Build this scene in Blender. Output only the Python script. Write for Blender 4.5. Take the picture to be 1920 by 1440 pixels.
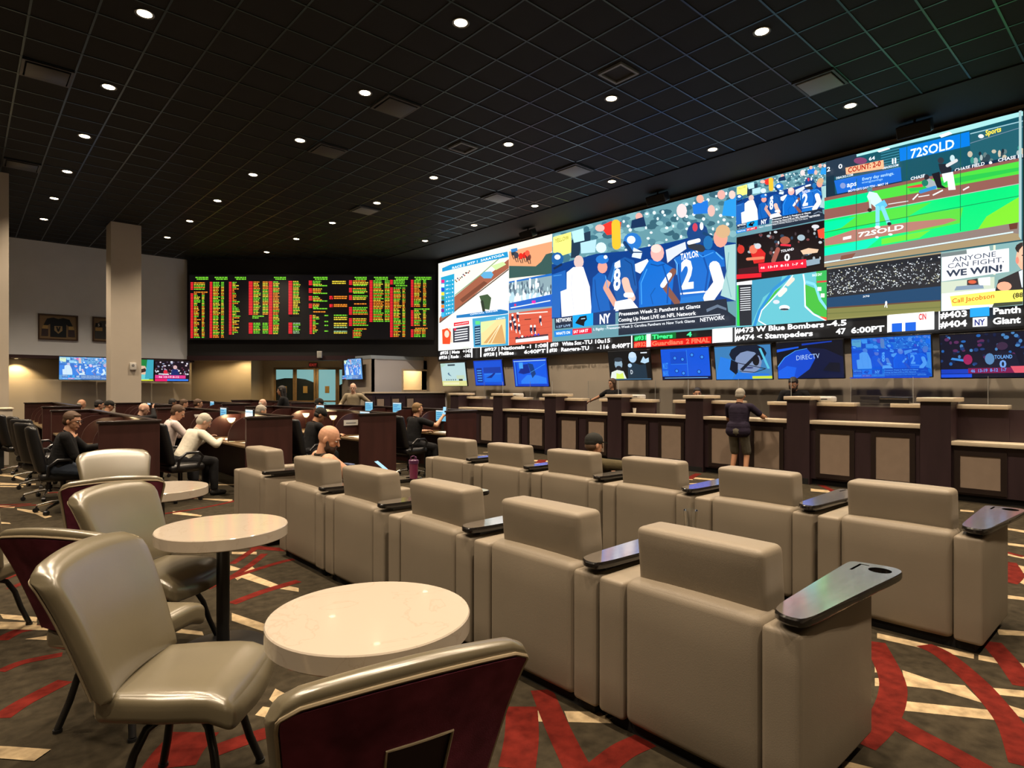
import bpy, math, random
from mathutils import Vector, Matrix, Euler
PI = math.pi
R = math.radians
random.seed(7)
sc = bpy.context.scene
for o in list(bpy.data.objects):
    bpy.data.objects.remove(o)
COL = sc.collection

# ------------------------------------------------------------------ camera
EYE = 1.62
cam_d = bpy.data.cameras.new('camera')
cam_d.sensor_width = 36.0
cam_d.lens = 36.0 * 1144.0 / 1920.0
cam_d.shift_y = 8.0 / 1920.0
cam_d.clip_end = 200
cam = bpy.data.objects.new('camera', cam_d)
COL.objects.link(cam)
cam.location = (0, 0, EYE)
cam.rotation_euler = (R(90), 0, -math.atan2(.670, .742))
sc.camera = cam
# ------------------------------------------------------------------ world, exposure
w = bpy.data.worlds.new('world')
sc.world = w
w.use_nodes = True
w.node_tree.nodes['Background'].inputs[0].default_value = (.02, .022, .025, 1)
w.node_tree.nodes['Background'].inputs[1].default_value = 0.3
sc.view_settings.view_transform = 'Standard'
sc.view_settings.look = 'None'
sc.view_settings.gamma = 1.0
sc.view_settings.use_curve_mapping = False
sc.view_settings.exposure = 0.0
sc.cycles.max_bounces = 6
sc.cycles.diffuse_bounces = 3
sc.cycles.glossy_bounces = 3
sc.cycles.transmission_bounces = 4
sc.cycles.transparent_max_bounces = 6
sc.cycles.caustics_reflective = False
sc.cycles.caustics_refractive = False
sc.cycles.sample_clamp_indirect = 4.0
sc.cycles.use_denoising = True
DOWN_W = 600.0          # each ceiling downlight
WARM = (1.0, .80, .58)
LED_GAIN = 1.5         # brightness of the video wall
WASH_W = 60.0

# ------------------------------------------------------------------ measuring helpers
FX, FY = .670, .742
def P(px, py, z=0.0):
    "point at height z seen in direction (px,py)"
    d = (EYE - z) * 1144.0 / (py - 728.0)
    r = (px - 960.0) * d / 1144.0
    return (FX * d + FY * r, FY * d - FX * r, z)
def onX(px, py, X):
    t = (px - 960.0) / 1144.0
    d = X / (FX + FY * t)
    return ((FY - FX * t) * d, EYE + (728.0 - py) * d / 1144.0)
def onY(px, py, Y):
    t = (px - 960.0) / 1144.0
    d = Y / (FY - FX * t)
    return ((FX + FY * t) * d, EYE + (728.0 - py) * d / 1144.0)

# ------------------------------------------------------------------ materials
def lin(c):
    return tuple(((v / 255.0) / 12.92 if v / 255.0 <= .04045 else ((v / 255.0 + .055) / 1.055) ** 2.4) for v in c)
def mat(name, col, rough=.6, metal=0.0, spec=.5, coat=0.0, var=0.0, vscale=8.0, bump=0.0, bscale=60.0, bdist=.002, stretch=None, trans=0.0, ior=1.5, alpha=1.0):
    m = bpy.data.materials.new(name)
    m.use_nodes = True
    nt = m.node_tree
    b = nt.nodes['Principled BSDF']
    b.inputs['Base Color'].default_value = (*col, 1)
    b.inputs['Roughness'].default_value = rough
    b.inputs['Metallic'].default_value = metal
    b.inputs['Specular IOR Level'].default_value = spec
    b.inputs['Coat Weight'].default_value = coat
    b.inputs['Coat Roughness'].default_value = .1
    b.inputs['Transmission Weight'].default_value = trans
    b.inputs['IOR'].default_value = ior
    b.inputs['Alpha'].default_value = alpha
    tc = nt.nodes.new('ShaderNodeTexCoord')
    src = tc.outputs['Object']
    if stretch:
        mp = nt.nodes.new('ShaderNodeMapping')
        mp.inputs['Scale'].default_value = stretch
        nt.links.new(src, mp.inputs[0])
        src = mp.outputs[0]
    if var:
        n = nt.nodes.new('ShaderNodeTexNoise')
        n.inputs['Scale'].default_value = vscale
        n.inputs['Detail'].default_value = 4
        nt.links.new(src, n.inputs['Vector'])
        r_ = nt.nodes.new('ShaderNodeValToRGB')
        r_.color_ramp.elements[0].position = .3
        r_.color_ramp.elements[1].position = .7
        r_.color_ramp.elements[0].color = (*[c * (1 - var) for c in col], 1)
        r_.color_ramp.elements[1].color = (*[min(1, c * (1 + var)) for c in col], 1)
        nt.links.new(n.outputs[0], r_.inputs[0])
        nt.links.new(r_.outputs[0], b.inputs['Base Color'])
    if bump:
        n2 = nt.nodes.new('ShaderNodeTexNoise')
        n2.inputs['Scale'].default_value = bscale
        n2.inputs['Detail'].default_value = 3
        nt.links.new(src, n2.inputs['Vector'])
        bp = nt.nodes.new('ShaderNodeBump')
        bp.inputs['Strength'].default_value = bump
        bp.inputs['Distance'].default_value = bdist
        nt.links.new(n2.outputs[0], bp.inputs['Height'])
        nt.links.new(bp.outputs[0], b.inputs['Normal'])
    return m
def emit(name, col, strength):
    m = bpy.data.materials.new(name)
    m.use_nodes = True
    nt = m.node_tree
    b = nt.nodes['Principled BSDF']
    b.inputs['Base Color'].default_value = (*[c * .05 for c in col], 1)
    b.inputs['Emission Color'].default_value = (*col, 1)
    b.inputs['Emission Strength'].default_value = strength
    b.inputs['Roughness'].default_value = .4
    return m
def screen_mat(name, gain):
    "a lit screen: shows its picture (stored per face corner)"
    m = bpy.data.materials.new(name)
    m.use_nodes = True
    nt = m.node_tree
    b = nt.nodes['Principled BSDF']
    b.inputs['Base Color'].default_value = (.01, .01, .01, 1)
    b.inputs['Roughness'].default_value = .35
    a = nt.nodes.new('ShaderNodeAttribute')
    a.attribute_name = 'picture'
    nt.links.new(a.outputs['Color'], b.inputs['Emission Color'])
    b.inputs['Emission Strength'].default_value = gain
    return m

M = {}
M['leather'] = mat('taupe leather', (.245, .206, .155), .5, spec=.35, var=.04, vscale=3, bump=.35, bscale=220, bdist=.0012)
M['gold_leather'] = mat('khaki leather', (.155, .130, .080), .30, ior=1.75, var=.05, vscale=5, bump=.3, bscale=260, bdist=.0008)
M['maroon'] = mat('maroon velvet', (.17, .034, .066), .85, spec=.2, var=.4, vscale=9, bump=.3, bscale=300)
M['piping'] = mat('piping', (.36, .29, .19), .35)
M['black_metal'] = mat('black steel', (.012, .012, .013), .35, spec=.5)
M['black_leather'] = mat('black leather', (.010, .010, .011), .32, spec=.5, bump=.2, bscale=200)
M['black_fabric'] = mat('black cloth', (.014, .014, .015), .9)
M['chrome'] = mat('brushed chrome', (.55, .52, .48), .22, metal=1)
M['wood'] = mat('dark mahogany laminate', (.048, .016, .014), .38, spec=.5, var=.25, vscale=6, stretch=(1, 1, .15))
M['wood_edge'] = mat('black laminate edge', (.02, .012, .011), .3, spec=.6)
M['counter_wood'] = mat('dark cherry panelling', (.036, .019, .024), .45, var=.2, vscale=5, stretch=(1, 1, .2))
M['tan_panel'] = mat('tan fabric panel', (.30, .225, .17), .8, var=.05, bump=.3, bscale=300)
M['cream_stone'] = mat('cream solid surface', (.66, .56, .42), .35, var=.05, vscale=12)
M['tray'] = mat('glossy walnut tray', (.72, .66, .60), .17, coat=1.0, metal=.85, var=.12, vscale=4, stretch=(1, 8, 1), ior=3.4)
M['tray'].node_tree.nodes['Principled BSDF'].inputs['Coat IOR'].default_value = 3.4
M['tray_edge'] = mat('black tray edge', (.008, .007, .007), .2, coat=.4)
M['void'] = mat('dark plinth', (.006, .006, .006), .9)
M['wall_beige'] = mat('warm beige paint', (.72, .62, .47), .85, var=.03, vscale=2)
M['wall_grey'] = mat('cool grey paint', (.76, .79, .84), .85, var=.03, vscale=2)
M['wall_taupe'] = mat('taupe paint', (.44, .38, .31), .85, var=.03, vscale=2)
M['column'] = mat('column paint', (.52, .46, .38), .85, var=.03, vscale=2)
M['white_paint'] = mat('pale paint', (.58, .56, .58), .8)
M['black_paint'] = mat('black paint', (.010, .010, .011), .8)
M['tbar'] = mat('ceiling bar', (.055, .085, .098), .30, metal=.9)
M['tile'] = mat('charcoal ceiling tile', (.007, .008, .009), .75, spec=.3, var=.15, vscale=1.2, bump=.4, bscale=90)
M['trim_dark'] = mat('dark plum trim', (.035, .014, .018), .5)
M['vent_pale'] = mat('grey vent metal', (.22, .24, .25), .5)
M['vent_dark'] = mat('dark vent metal', (.05, .05, .055), .5)
M['gold_leather'].node_tree.nodes['Principled BSDF'].inputs['Coat Weight'].default_value = .6
M['gold_leather'].node_tree.nodes['Principled BSDF'].inputs['Coat Roughness'].default_value = .30
M['gold_leather'].node_tree.nodes['Principled BSDF'].inputs['Coat IOR'].default_value = 2.0
M['plastic_white'] = mat('white plastic', (.62, .6, .56), .5)
M['plastic_black'] = mat('black plastic', (.012, .012, .014), .3)
M['paper'] = mat('paper', (.75, .70, .60), .8)
M['glass'] = mat('clear glass', (.98, .99, .99), .04, trans=1.0, ior=1.45)
M['acrylic'] = mat('clear acrylic', (.96, .98, .99), .06, trans=1.0, ior=1.12)
M['gold_wood'] = mat('oak door frame', (.30, .20, .10), .5, var=.15, vscale=6)
M['brown_frame'] = mat('brown picture frame', (.05, .022, .012), .4)
M['brass'] = mat('brass', (.6, .42, .16), .3, metal=1)

def marble():
    m = mat('cream marble', (.50, .435, .36), .12, spec=.6, coat=.3)
    nt = m.node_tree
    b = nt.nodes['Principled BSDF']
    tc = nt.nodes.new('ShaderNodeTexCoord')
    n = nt.nodes.new('ShaderNodeTexNoise')
    n.inputs['Scale'].default_value = 3.2
    n.inputs['Detail'].default_value = 9
    n.inputs['Distortion'].default_value = 1.6
    nt.links.new(tc.outputs['Object'], n.inputs['Vector'])
    r_ = nt.nodes.new('ShaderNodeValToRGB')
    e = r_.color_ramp.elements
    e[0].position = .485; e[0].color = (.50, .435, .36, 1)
    e[1].position = .515; e[1].color = (.50, .435, .36, 1)
    k = e.new(.5); k.color = (.46, .39, .315, 1)
    nt.links.new(n.outputs[0], r_.inputs[0])
    nt.links.new(r_.outputs[0], b.inputs['Base Color'])
    return m
M['marble'] = marble()
M['marble'].node_tree.nodes['Principled BSDF'].inputs['Coat Roughness'].default_value = .02

def carpet_mat():
    m = bpy.data.materials.new('patterned carpet')
    m.use_nodes = True
    nt = m.node_tree
    b = nt.nodes['Principled BSDF']
    b.inputs['Roughness'].default_value = .95
    b.inputs['Specular IOR Level'].default_value = .1
    a = nt.nodes.new('ShaderNodeAttribute'); a.attribute_name = 'picture'
    tc = nt.nodes.new('ShaderNodeTexCoord')
    n = nt.nodes.new('ShaderNodeTexNoise'); n.inputs['Scale'].default_value = 14; n.inputs['Detail'].default_value = 6
    nt.links.new(tc.outputs['Object'], n.inputs['Vector'])
    r_ = nt.nodes.new('ShaderNodeValToRGB')
    r_.color_ramp.elements[0].position = .3; r_.color_ramp.elements[0].color = (.6, .6, .6, 1)
    r_.color_ramp.elements[1].position = .7; r_.color_ramp.elements[1].color = (1.25, 1.25, 1.25, 1)
    nt.links.new(n.outputs[0], r_.inputs[0])
    mx = nt.nodes.new('ShaderNodeMix'); mx.data_type = 'RGBA'; mx.blend_type = 'MULTIPLY'
    mx.inputs[0].default_value = 1.0
    nt.links.new(a.outputs['Color'], mx.inputs[6]); nt.links.new(r_.outputs[0], mx.inputs[7])
    nt.links.new(mx.outputs[2], b.inputs['Base Color'])
    n2 = nt.nodes.new('ShaderNodeTexNoise'); n2.inputs['Scale'].default_value = 350
    nt.links.new(tc.outputs['Object'], n2.inputs['Vector'])
    bp = nt.nodes.new('ShaderNodeBump'); bp.inputs['Strength'].default_value = .5; bp.inputs['Distance'].default_value = .003
    nt.links.new(n2.outputs[0], bp.inputs['Height']); nt.links.new(bp.outputs[0], b.inputs['Normal'])
    return m
M['carpet'] = carpet_mat()

# ------------------------------------------------------------------ mesh builder
class MB:
    def __init__(s):
        s.v = []; s.f = []; s.mi = []; s.T = Matrix.Identity(4); s.k = 0; s.fc = []; s.c = None
    def add(s, vs, fs):
        b = len(s.v)
        s.v += [s.T @ Vector(p) for p in vs]
        for f in fs:
            s.f.append([b + i for i in f]); s.mi.append(s.k); s.fc.append(s.c)
        return s
    def box(s, a, b):
        x0, y0, z0 = a; x1, y1, z1 = b
        vs = [(x0, y0, z0), (x1, y0, z0), (x1, y1, z0), (x0, y1, z0), (x0, y0, z1), (x1, y0, z1), (x1, y1, z1), (x0, y1, z1)]
        return s.add(vs, [(0, 3, 2, 1), (4, 5, 6, 7), (0, 1, 5, 4), (1, 2, 6, 5), (2, 3, 7, 6), (3, 0, 4, 7)])
    def rbox(s, c, size, r=.02, seg=3, bulge=(0, 0, 0), mid=4, fn=None):
        "box with rounded edges; bulge pushes each pair of faces outward; fn bends the result"
        h = [x / 2 for x in size]
        ax = []
        for i in range(3):
            rr = min(r, h[i] * .98)
            st = [-h[i] + rr * (1 - math.cos(PI / 2 * k / seg)) * 1.0 for k in range(seg + 1)]
            m_ = [st[-1] + (2 * (h[i] - rr)) * k / mid for k in range(1, mid)] if mid > 1 else []
            ax.append(st + m_ + [-q for q in reversed(st)])
        idx = {}; vs = []; fs = []
        def pt(p):
            q = []
            for i in range(3):
                rr = min(r, h[i] * .98)
                q.append(max(-(h[i] - rr), min(h[i] - rr, p[i])))
            d = Vector([p[i] - q[i] for i in range(3)])
            o_ = Vector(q)
            if d.length > 1e-9:
                rr = min(r, min(h) * .98)
                n = 0
                dd = Vector(d)
                L = max(abs(d[0]), abs(d[1]), abs(d[2]))
                o_ = o_ + dd.normalized() * L if sum(1 for t in d if abs(t) > 1e-9) > 1 else o_ + dd
            for i in range(3):
                if bulge[i]:
                    j, k = (i + 1) % 3, (i + 2) % 3
                    u, w_ = p[j] / h[j], p[k] / h[k]
                    o_[i] += bulge[i] * (p[i] / h[i]) * (1 - u * u) * (1 - w_ * w_)
            o_ = o_ + Vector(c)
            return fn(o_) if fn else o_
        def vid(p):
            key = tuple(round(t, 6) for t in p)
            if key not in idx:
                idx[key] = len(vs); vs.append(pt(p))
            return idx[key]
        for i in range(3):
            j, k = (i + 1) % 3, (i + 2) % 3
            for sgn in (-1, 1):
                for a in range(len(ax[j]) - 1):
                    for b in range(len(ax[k]) - 1):
                        q = []
                        for (u, v_) in ((ax[j][a], ax[k][b]), (ax[j][a + 1], ax[k][b]), (ax[j][a + 1], ax[k][b + 1]), (ax[j][a], ax[k][b + 1])):
                            p = [0, 0, 0]; p[i] = sgn * h[i]; p[j] = u; p[k] = v_
                            q.append(vid(p))
                        if sgn < 0: q.reverse()
                        fs.append(q)
        return s.add(vs, fs)
    def tube(s, pts, r, n=8, cap=True, closed=False):
        pts = [Vector(p) for p in pts]
        rs = r if isinstance(r, (list, tuple)) else [r] * len(pts)
        vs = []; fs = []
        N = len(pts); prev = None
        for i, p in enumerate(pts):
            if closed: t = (pts[(i + 1) % N] - pts[i - 1])
            else: t = (pts[min(i + 1, N - 1)] - pts[max(i - 1, 0)])
            t = t.normalized()
            if prev is None:
                up = Vector((0, 0, 1)) if abs(t.z) < .9 else Vector((1, 0, 0))
                a = t.cross(up).normalized()
            else:
                a = (prev - t * prev.dot(t)).normalized()
            prev = a
            b = t.cross(a)
            for k in range(n):
                th = 2 * PI * k / n
                vs.append(p + a * math.cos(th) * rs[i] + b * math.sin(th) * rs[i])
        for i in range(N if closed else N - 1):
            for k in range(n):
                i2 = (i + 1) % N
                fs.append((i * n + k, i * n + (k + 1) % n, i2 * n + (k + 1) % n, i2 * n + k))
        if cap and not closed:
            fs.append(tuple(reversed(range(n)))); fs.append(tuple((N - 1) * n + k for k in range(n)))
        return s.add(vs, fs)
    def lathe(s, prof, n=24, c=(0, 0, 0), sx=1, sy=1):
        vs = []; fs = []
        for (r, z) in prof:
            for k in range(n):
                th = 2 * PI * k / n
                vs.append((c[0] + r * sx * math.cos(th), c[1] + r * sy * math.sin(th), c[2] + z))
        for i in range(len(prof) - 1):
            for k in range(n):
                fs.append((i * n + k, i * n + (k + 1) % n, (i + 1) * n + (k + 1) % n, (i + 1) * n + k))
        if prof[0][0] > 1e-6: fs.append(tuple(reversed(range(n))))
        if prof[-1][0] > 1e-6: fs.append(tuple((len(prof) - 1) * n + k for k in range(n)))
        return s.add(vs, fs)
    def prism(s, poly, z0, z1, holes=()):
        n = len(poly)
        vs = [(p[0], p[1], z0) for p in poly] + [(p[0], p[1], z1) for p in poly]
        fs = [tuple(reversed(range(n))), tuple(range(n, 2 * n))] + [(i, (i + 1) % n, n + (i + 1) % n, n + i) for i in range(n)]
        return s.add(vs, fs)
    def build(s, name, m, parent=None, smooth=True, angle=38):
        me = bpy.data.meshes.new(name)
        me.from_pydata([tuple(p) for p in s.v], [], s.f)
        ms = m if isinstance(m, (list, tuple)) else [m]
        for x in ms: me.materials.append(x)
        me.polygons.foreach_set('material_index', s.mi)
        if any(c is not None for c in s.fc):
            at = me.color_attributes.new('picture', 'FLOAT_COLOR', 'CORNER')
            data = []
            for f, c in zip(s.f, s.fc):
                c = c or (0, 0, 0)
                data += [c[0], c[1], c[2], 1.0] * len(f)
            at.data.foreach_set('color', data)
        if smooth:
            me.polygons.foreach_set('use_smooth', [True] * len(me.polygons))
            me.set_sharp_from_angle(angle=R(angle))
        me.validate(); me.update()
        o = bpy.data.objects.new(name, me)
        COL.objects.link(o)
        if parent is not None: o.parent = parent
        return o
def tag(o, label=None, cat=None, group=None, kind=None):
    if label: o['label'] = label
    if cat: o['category'] = cat
    if group: o['group'] = group
    if kind: o['kind'] = kind
    return o
def empty(name, loc=(0, 0, 0), rz=0.0, label=None, cat=None, group=None):
    o = bpy.data.objects.new(name, None)
    o.empty_display_size = .1
    COL.objects.link(o)
    o.location = loc; o.rotation_euler = (0, 0, rz)
    return tag(o, label, cat, group)
def kids(o): return [c for c in bpy.data.objects if c.parent == o]
def copy_tree(o, parent=None):
    c = o.copy(); COL.objects.link(c)
    if parent is not None: c.parent = parent
    for ch in kids(o): copy_tree(ch, c)
    return c
def put(o, loc, rz=0.0, label=None, group=None):
    o.location = loc; o.rotation_euler = (0, 0, rz)
    if label: o['label'] = label
    if group: o['group'] = group
    return o
def struct(name, mb, m, parent=None, smooth=False):
    o = mb.build(name, m, parent, smooth=smooth)
    if parent is None: o['kind'] = 'structure'
    return o
def rrect(x0, y0, x1, y1, r, n=5):
    pts = []
    for (cx, cy, a0) in ((x1 - r, y0 + r, -90), (x1 - r, y1 - r, 0), (x0 + r, y1 - r, 90), (x0 + r, y0 + r, 180)):
        for k in range(n + 1):
            a = R(a0 + 90 * k / n)
            pts.append((cx + r * math.cos(a), cy + r * math.sin(a)))
    return pts

# text as flat polygons: returns (verts2d, faces), height 1 = cap height, origin at left baseline
_txt = {}
def text_mesh(s, bold=0.0):
    key = (s, bold)
    if key in _txt: return _txt[key]
    cu = bpy.data.curves.new('t', 'FONT')
    cu.body = s; cu.size = 1.0; cu.resolution_u = 2; cu.offset = bold
    ob = bpy.data.objects.new('t', cu)
    COL.objects.link(ob)
    dg = bpy.context.evaluated_depsgraph_get()
    me = ob.evaluated_get(dg).to_mesh()
    vs = [(v.co.x / .69, v.co.y / .69) for v in me.vertices]
    fs = [tuple(p.vertices) for p in me.polygons]
    ob.evaluated_get(dg).to_mesh_clear()
    bpy.data.objects.remove(ob); bpy.data.curves.remove(cu)
    wd = max([v[0] for v in vs], default=1)
    _txt[key] = (vs, fs, wd)
    return _txt[key]
# ================================================================== THE ROOM
H = 6.16
XL, XR, YB, YF = -7.0, 12.55, -5.0, 26.5
TILE = .61
GX_END = 18 * TILE                                       # tiled ceiling stops here, black strip beyond

# floor with its woven pattern
DK = (.040, .032, .020); RED = (.115, .011, .007); CR = (.42, .32, .19)
fm = MB(); fm.c = DK
fm.add([(XL, YB, 0), (XR, YB, 0), (XR, YF, 0), (XL, YF, 0)], [(0, 1, 2, 3)])
_lay = [0.0006]
def floor_poly(pts, col):
    fm.c = col
    _lay[0] += .000012
    z = _lay[0]
    vs = [(p[0], p[1], z) for p in pts]
    a = sum(vs[i][0] * vs[(i + 1) % len(vs)][1] - vs[(i + 1) % len(vs)][0] * vs[i][1] for i in range(len(vs)))
    if a < 0: vs.reverse()
    fm.add(vs, [tuple(range(len(vs)))])
def floor_strip(pts, wd, col, seg=6):
    "a woven band of width wd along a smooth line through pts"
    pts = [Vector((p[0], p[1])) for p in pts]
    sm = []
    n = len(pts)
    for i in range(n - 1):
        p0, p1, p2, p3 = pts[max(i - 1, 0)], pts[i], pts[i + 1], pts[min(i + 2, n - 1)]
        for k in range(seg):
            t = k / seg
            sm.append(.5 * ((2 * p1) + (p2 - p0) * t + (2 * p0 - 5 * p1 + 4 * p2 - p3) * t * t + (3 * p1 - p0 - 3 * p2 + p3) * t ** 3))
    sm.append(pts[-1])
    fm.c = col
    _lay[0] += .000012
    vs = []
    for i, p in enumerate(sm):
        t = (sm[min(i + 1, len(sm) - 1)] - sm[max(i - 1, 0)]).normalized()
        nn = Vector((-t.y, t.x)) * wd / 2
        vs += [(*(p + nn), _lay[0]), (*(p - nn), _lay[0])]
    fm.add(vs, [(2 * i + 1, 2 * i + 3, 2 * i + 2, 2 * i) for i in range(len(sm) - 1)])
def fp(pts): return [P(a, b)[:2] for a, b in pts]
def c5(pts): return [(1100 + .4271 * a, 840 + .4271 * b) for a, b in pts]
def c7(pts): return [(.29167 * a, 840 + .29167 * b) for a, b in pts]
def c8(pts): return [(.29167 * a, 1020 + .29167 * b) for a, b in pts]
def cb(pts): return [(900 + .3125 * a, 1150 + .3125 * b) for a, b in pts]
creams = [c5([(1385, 975), (1550, 1030), (1660, 1042), (1740, 1120), (1550, 1062), (1400, 1045)]),
          c5([(1385, 1110), (1770, 1150), (1800, 1195), (1365, 1150)]),
          c5([(1275, 812), (1500, 862), (1700, 905), (1700, 925), (1500, 885), (1275, 835)]),
          c5([(1720, 908), (1920, 945), (1920, 967), (1720, 930)]),
          c5([(1750, 1050), (1920, 1065), (1920, 1095), (1770, 1080)]),
          c5([(1790, 1110), (1920, 1150), (1920, 1185), (1850, 1165)]),
          c5([(1265, 950), (1300, 950), (1300, 985), (1265, 985)]), c5([(1265, 1010), (1310, 1010), (1310, 1045), (1265, 1045)]),
          c5([(1800, 795), (1920, 805), (1920, 825), (1810, 820)]), c5([(1840, 645), (1920, 655), (1920, 668), (1840, 660)]),
          c5([(1840, 460), (1920, 475), (1920, 487), (1840, 470)]), c5([(1840, 415), (1920, 425), (1920, 435), (1840, 425)]),
          c5([(1870, 510), (1920, 520), (1920, 550), (1870, 535)]), c5([(1890, 560), (1920, 562), (1920, 600), (1890, 585)]),
          c5([(1840, 350), (1920, 362), (1920, 372), (1840, 358)]), c5([(1640, 270), (1700, 275), (1700, 282), (1640, 278)]),
          c5([(1120, 1370), (1260, 1405), (1120, 1405)]),
          cb([(275, 585), (380, 585), (400, 650), (285, 650)]), cb([(505, 587), (720, 590), (800, 660), (530, 652)]),
          c7([(1540, 830), (1590, 800), (1790, 880), (1740, 895)]), c7([(1800, 905), (1860, 888), (1920, 900), (1920, 925)]),
          c7([(1480, 755), (1545, 775), (1530, 785), (1480, 790)]), c7([(1490, 1060), (1700, 1130), (1710, 1185), (1490, 1110)]),
          c7([(1110, 1185), (1130, 1160), (1300, 1180), (1310, 1205)]), c7([(1110, 405), (1300, 432), (1290, 440), (1110, 425)]),
          c7([(1090, 318), (1495, 330), (1495, 345), (1300, 330)]), c7([(1490, 668), (1650, 668), (1650, 684), (1490, 682)]),
          c7([(900, 1340), (990, 1280), (1030, 1290), (960, 1345)]), c7([(100, 800), (160, 798), (175, 830), (110, 822)]),
          c7([(0, 370), (100, 374), (90, 386), (0, 382)]), c7([(110, 388), (250, 405), (335, 440), (290, 452), (230, 425), (110, 398)]),
          c7([(0, 475), (60, 480), (70, 488), (0, 486)]), c7([(0, 168), (90, 175), (190, 205), (150, 208), (80, 186), (0, 180)]),
          c7([(0, 222), (170, 232), (230, 228), (230, 238), (0, 238)]), c7([(0, 244), (150, 246), (150, 252), (0, 250)]),
          c7([(240, 262), (330, 268), (310, 288)]), c8([(0, 540), (230, 545), (240, 505), (0, 500)]), c8([(160, 612), (300, 590), (300, 618)]),
          c8([(0, 450), (240, 470), (235, 500), (20, 480)]),
          c8([(1730, 1000), (1770, 930), (1860, 975), (1790, 1050)]), c8([(1640, 1100), (1690, 1045), (1790, 1060), (1790, 1135)]),
          [(434, 1078), (470, 1060), (480, 1068), (445, 1088)],
          [(1520, 916), (1580, 922), (1580, 926), (1520, 921)], [(1290, 894), (1340, 898), (1340, 901), (1290, 897)],
          [(1000, 862), (1070, 866), (1070, 869), (1000, 865)]]
reds = [(c5([(1200, 1300), (1290, 1210), (1340, 1100), (1335, 1000), (1260, 850)]), .13),
        (c5([(1330, 1190), (1450, 1260), (1600, 1340), (1760, 1430)]), .13),
        (c5([(1480, 865), (1570, 910), (1700, 1020), (1790, 1120), (1870, 1230), (1930, 1400)]), .12),
        (c5([(1770, 850), (1850, 940), (1930, 1050)]), .12),
        (c5([(1845, 590), (1875, 555), (1845, 500)]), .14), (c5([(1830, 455), (1920, 478)]), .07),
        (cb([(370, 460), (450, 650), (520, 800), (600, 960)]), .12), (cb([(250, 560), (250, 740), (220, 930)]), .16),
        (cb([(700, 950), (850, 830), (1000, 760)]), .12),
        (c7([(1490, 745), (1560, 700), (1650, 640)]), .07), (c7([(1490, 830), (1600, 760), (1700, 680)]), .07),
        (c7([(1330, 905), (1500, 830), (1800, 735), (1900, 715)]), .07),
        (c7([(1490, 1000), (1700, 920), (1920, 855)]), .09),
        (c7([(60, 905), (130, 875), (190, 850)]), .06),
        (c8([(0, 620), (120, 560), (280, 530)]), .10), (c8([(0, 820), (150, 760), (400, 710)]), .07),
        (c8([(0, 1120), (150, 1020), (420, 880)]), .10), (c8([(1080, 1440), (1150, 1330), (1260, 1210)]), .22),
        (c8([(1380, 1330), (1600, 1250), (1820, 1180)]), .10), (c8([(0, 240), (100, 200), (200, 180)]), .05),
        ([(1530, 905), (1560, 920), (1590, 940)], .10), ([(1290, 900), (1300, 893), (1310, 888)], .12), ([(1010, 870), (1018, 862)], .2)]
for p in creams: floor_poly(fp(p), CR)
for p, wd in reds: floor_strip(fp(p), wd, RED)
# the same weave carried on over the rest of the carpet
rnd = random.Random(3)
for k in range(60):
    cx, cy = rnd.uniform(-6, 10), rnd.uniform(-4, 22)
    if (cx > .1 and cx < 3 and cy < 5.2 and cy > .2): continue
    r0 = rnd.uniform(1.2, 3.2); a0 = rnd.uniform(0, 360)
    if cy > 7 or cy < 0 or cx < 0 or (cx > 3.2 and cy > 3 + r0):
        floor_strip([(cx + r0 * math.cos(R(a0 + j * 14)), cy + r0 * math.sin(R(a0 + j * 14))) for j in range(4)], rnd.choice([.07, .11]), RED)
for k in range(190):
    cx, cy = rnd.uniform(-6, 10), rnd.uniform(-4, 22)
    if not (cy > 6.8 or cy < 0 or cx < 0 or cx > 8.2 or (cx > 3.2 and cy > 1.9)): continue
    a0 = -42 + rnd.uniform(-9, 9); L = rnd.uniform(.35, 1.1)
    dx, dy = math.cos(R(a0)), math.sin(R(a0))
    floor_strip([(cx, cy), (cx + dx * L / 2 + .02, cy + dy * L / 2 + .02), (cx + dx * L, cy + dy * L)], rnd.uniform(.06, .13), CR)
floor = struct('floor', fm, M['carpet'])

# ceiling
cm = MB(); cm.add([(XL, YB, H), (XL, YF, H), (GX_END, YF, H), (GX_END, YB, H)], [(0, 1, 2, 3)])
ceiling = struct('ceiling', cm, M['tile'])
gm = MB()
x = 0
k0 = int(XL / TILE)
for i in range(k0, 19):
    xx = i * TILE
    gm.box((xx - .012, YB, H - .006), (xx + .012, YF, H + .01))
for j in range(int(YB / TILE) - 1, int(YF / TILE)):
    yy = .30 + j * TILE
    gm.box((XL, yy - .012, H - .008), (GX_END, yy + .012, H + .01))
struct('ceiling_grid', gm, M['tbar'], ceiling)
bs = MB(); bs.box((GX_END, YB, H - .02), (XR + .3, YF, H + .1))
struct('ceiling_edge', bs, M['black_paint'])

# walls
wm = MB(); wm.box((XR, YB, 0), (XR + .2, 18.6, H)); wall_right = struct('wall_right', wm, M['wall_taupe'])
wm = MB(); wm.box((XL - .2, YB, 0), (XL, YF, H)); struct('wall_left', wm, M['wall_beige'])
wm = MB(); wm.box((XL, YB - .2, 0), (XR, YB, H)); struct('wall_behind', wm, M['wall_beige'])
# upper grey wall over the soffit, lower wall set back below it
GY = 23.7
wm = MB(); wm.box((XL, GY, 2.62), (5.97, GY + .25, H)); struct('wall_far_upper', wm, M['wall_grey'])
wm = MB(); wm.box((XL, GY - .05, 2.54), (6.15, GY + 1.0, 2.64)); struct('trim_1', wm, M['trim_dark'])
wm = MB(); wm.box((XL, GY + .50, 0), (6.2, GY + .7, 2.6)); struct('wall_far_lower', wm, M['wall_beige'])
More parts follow.
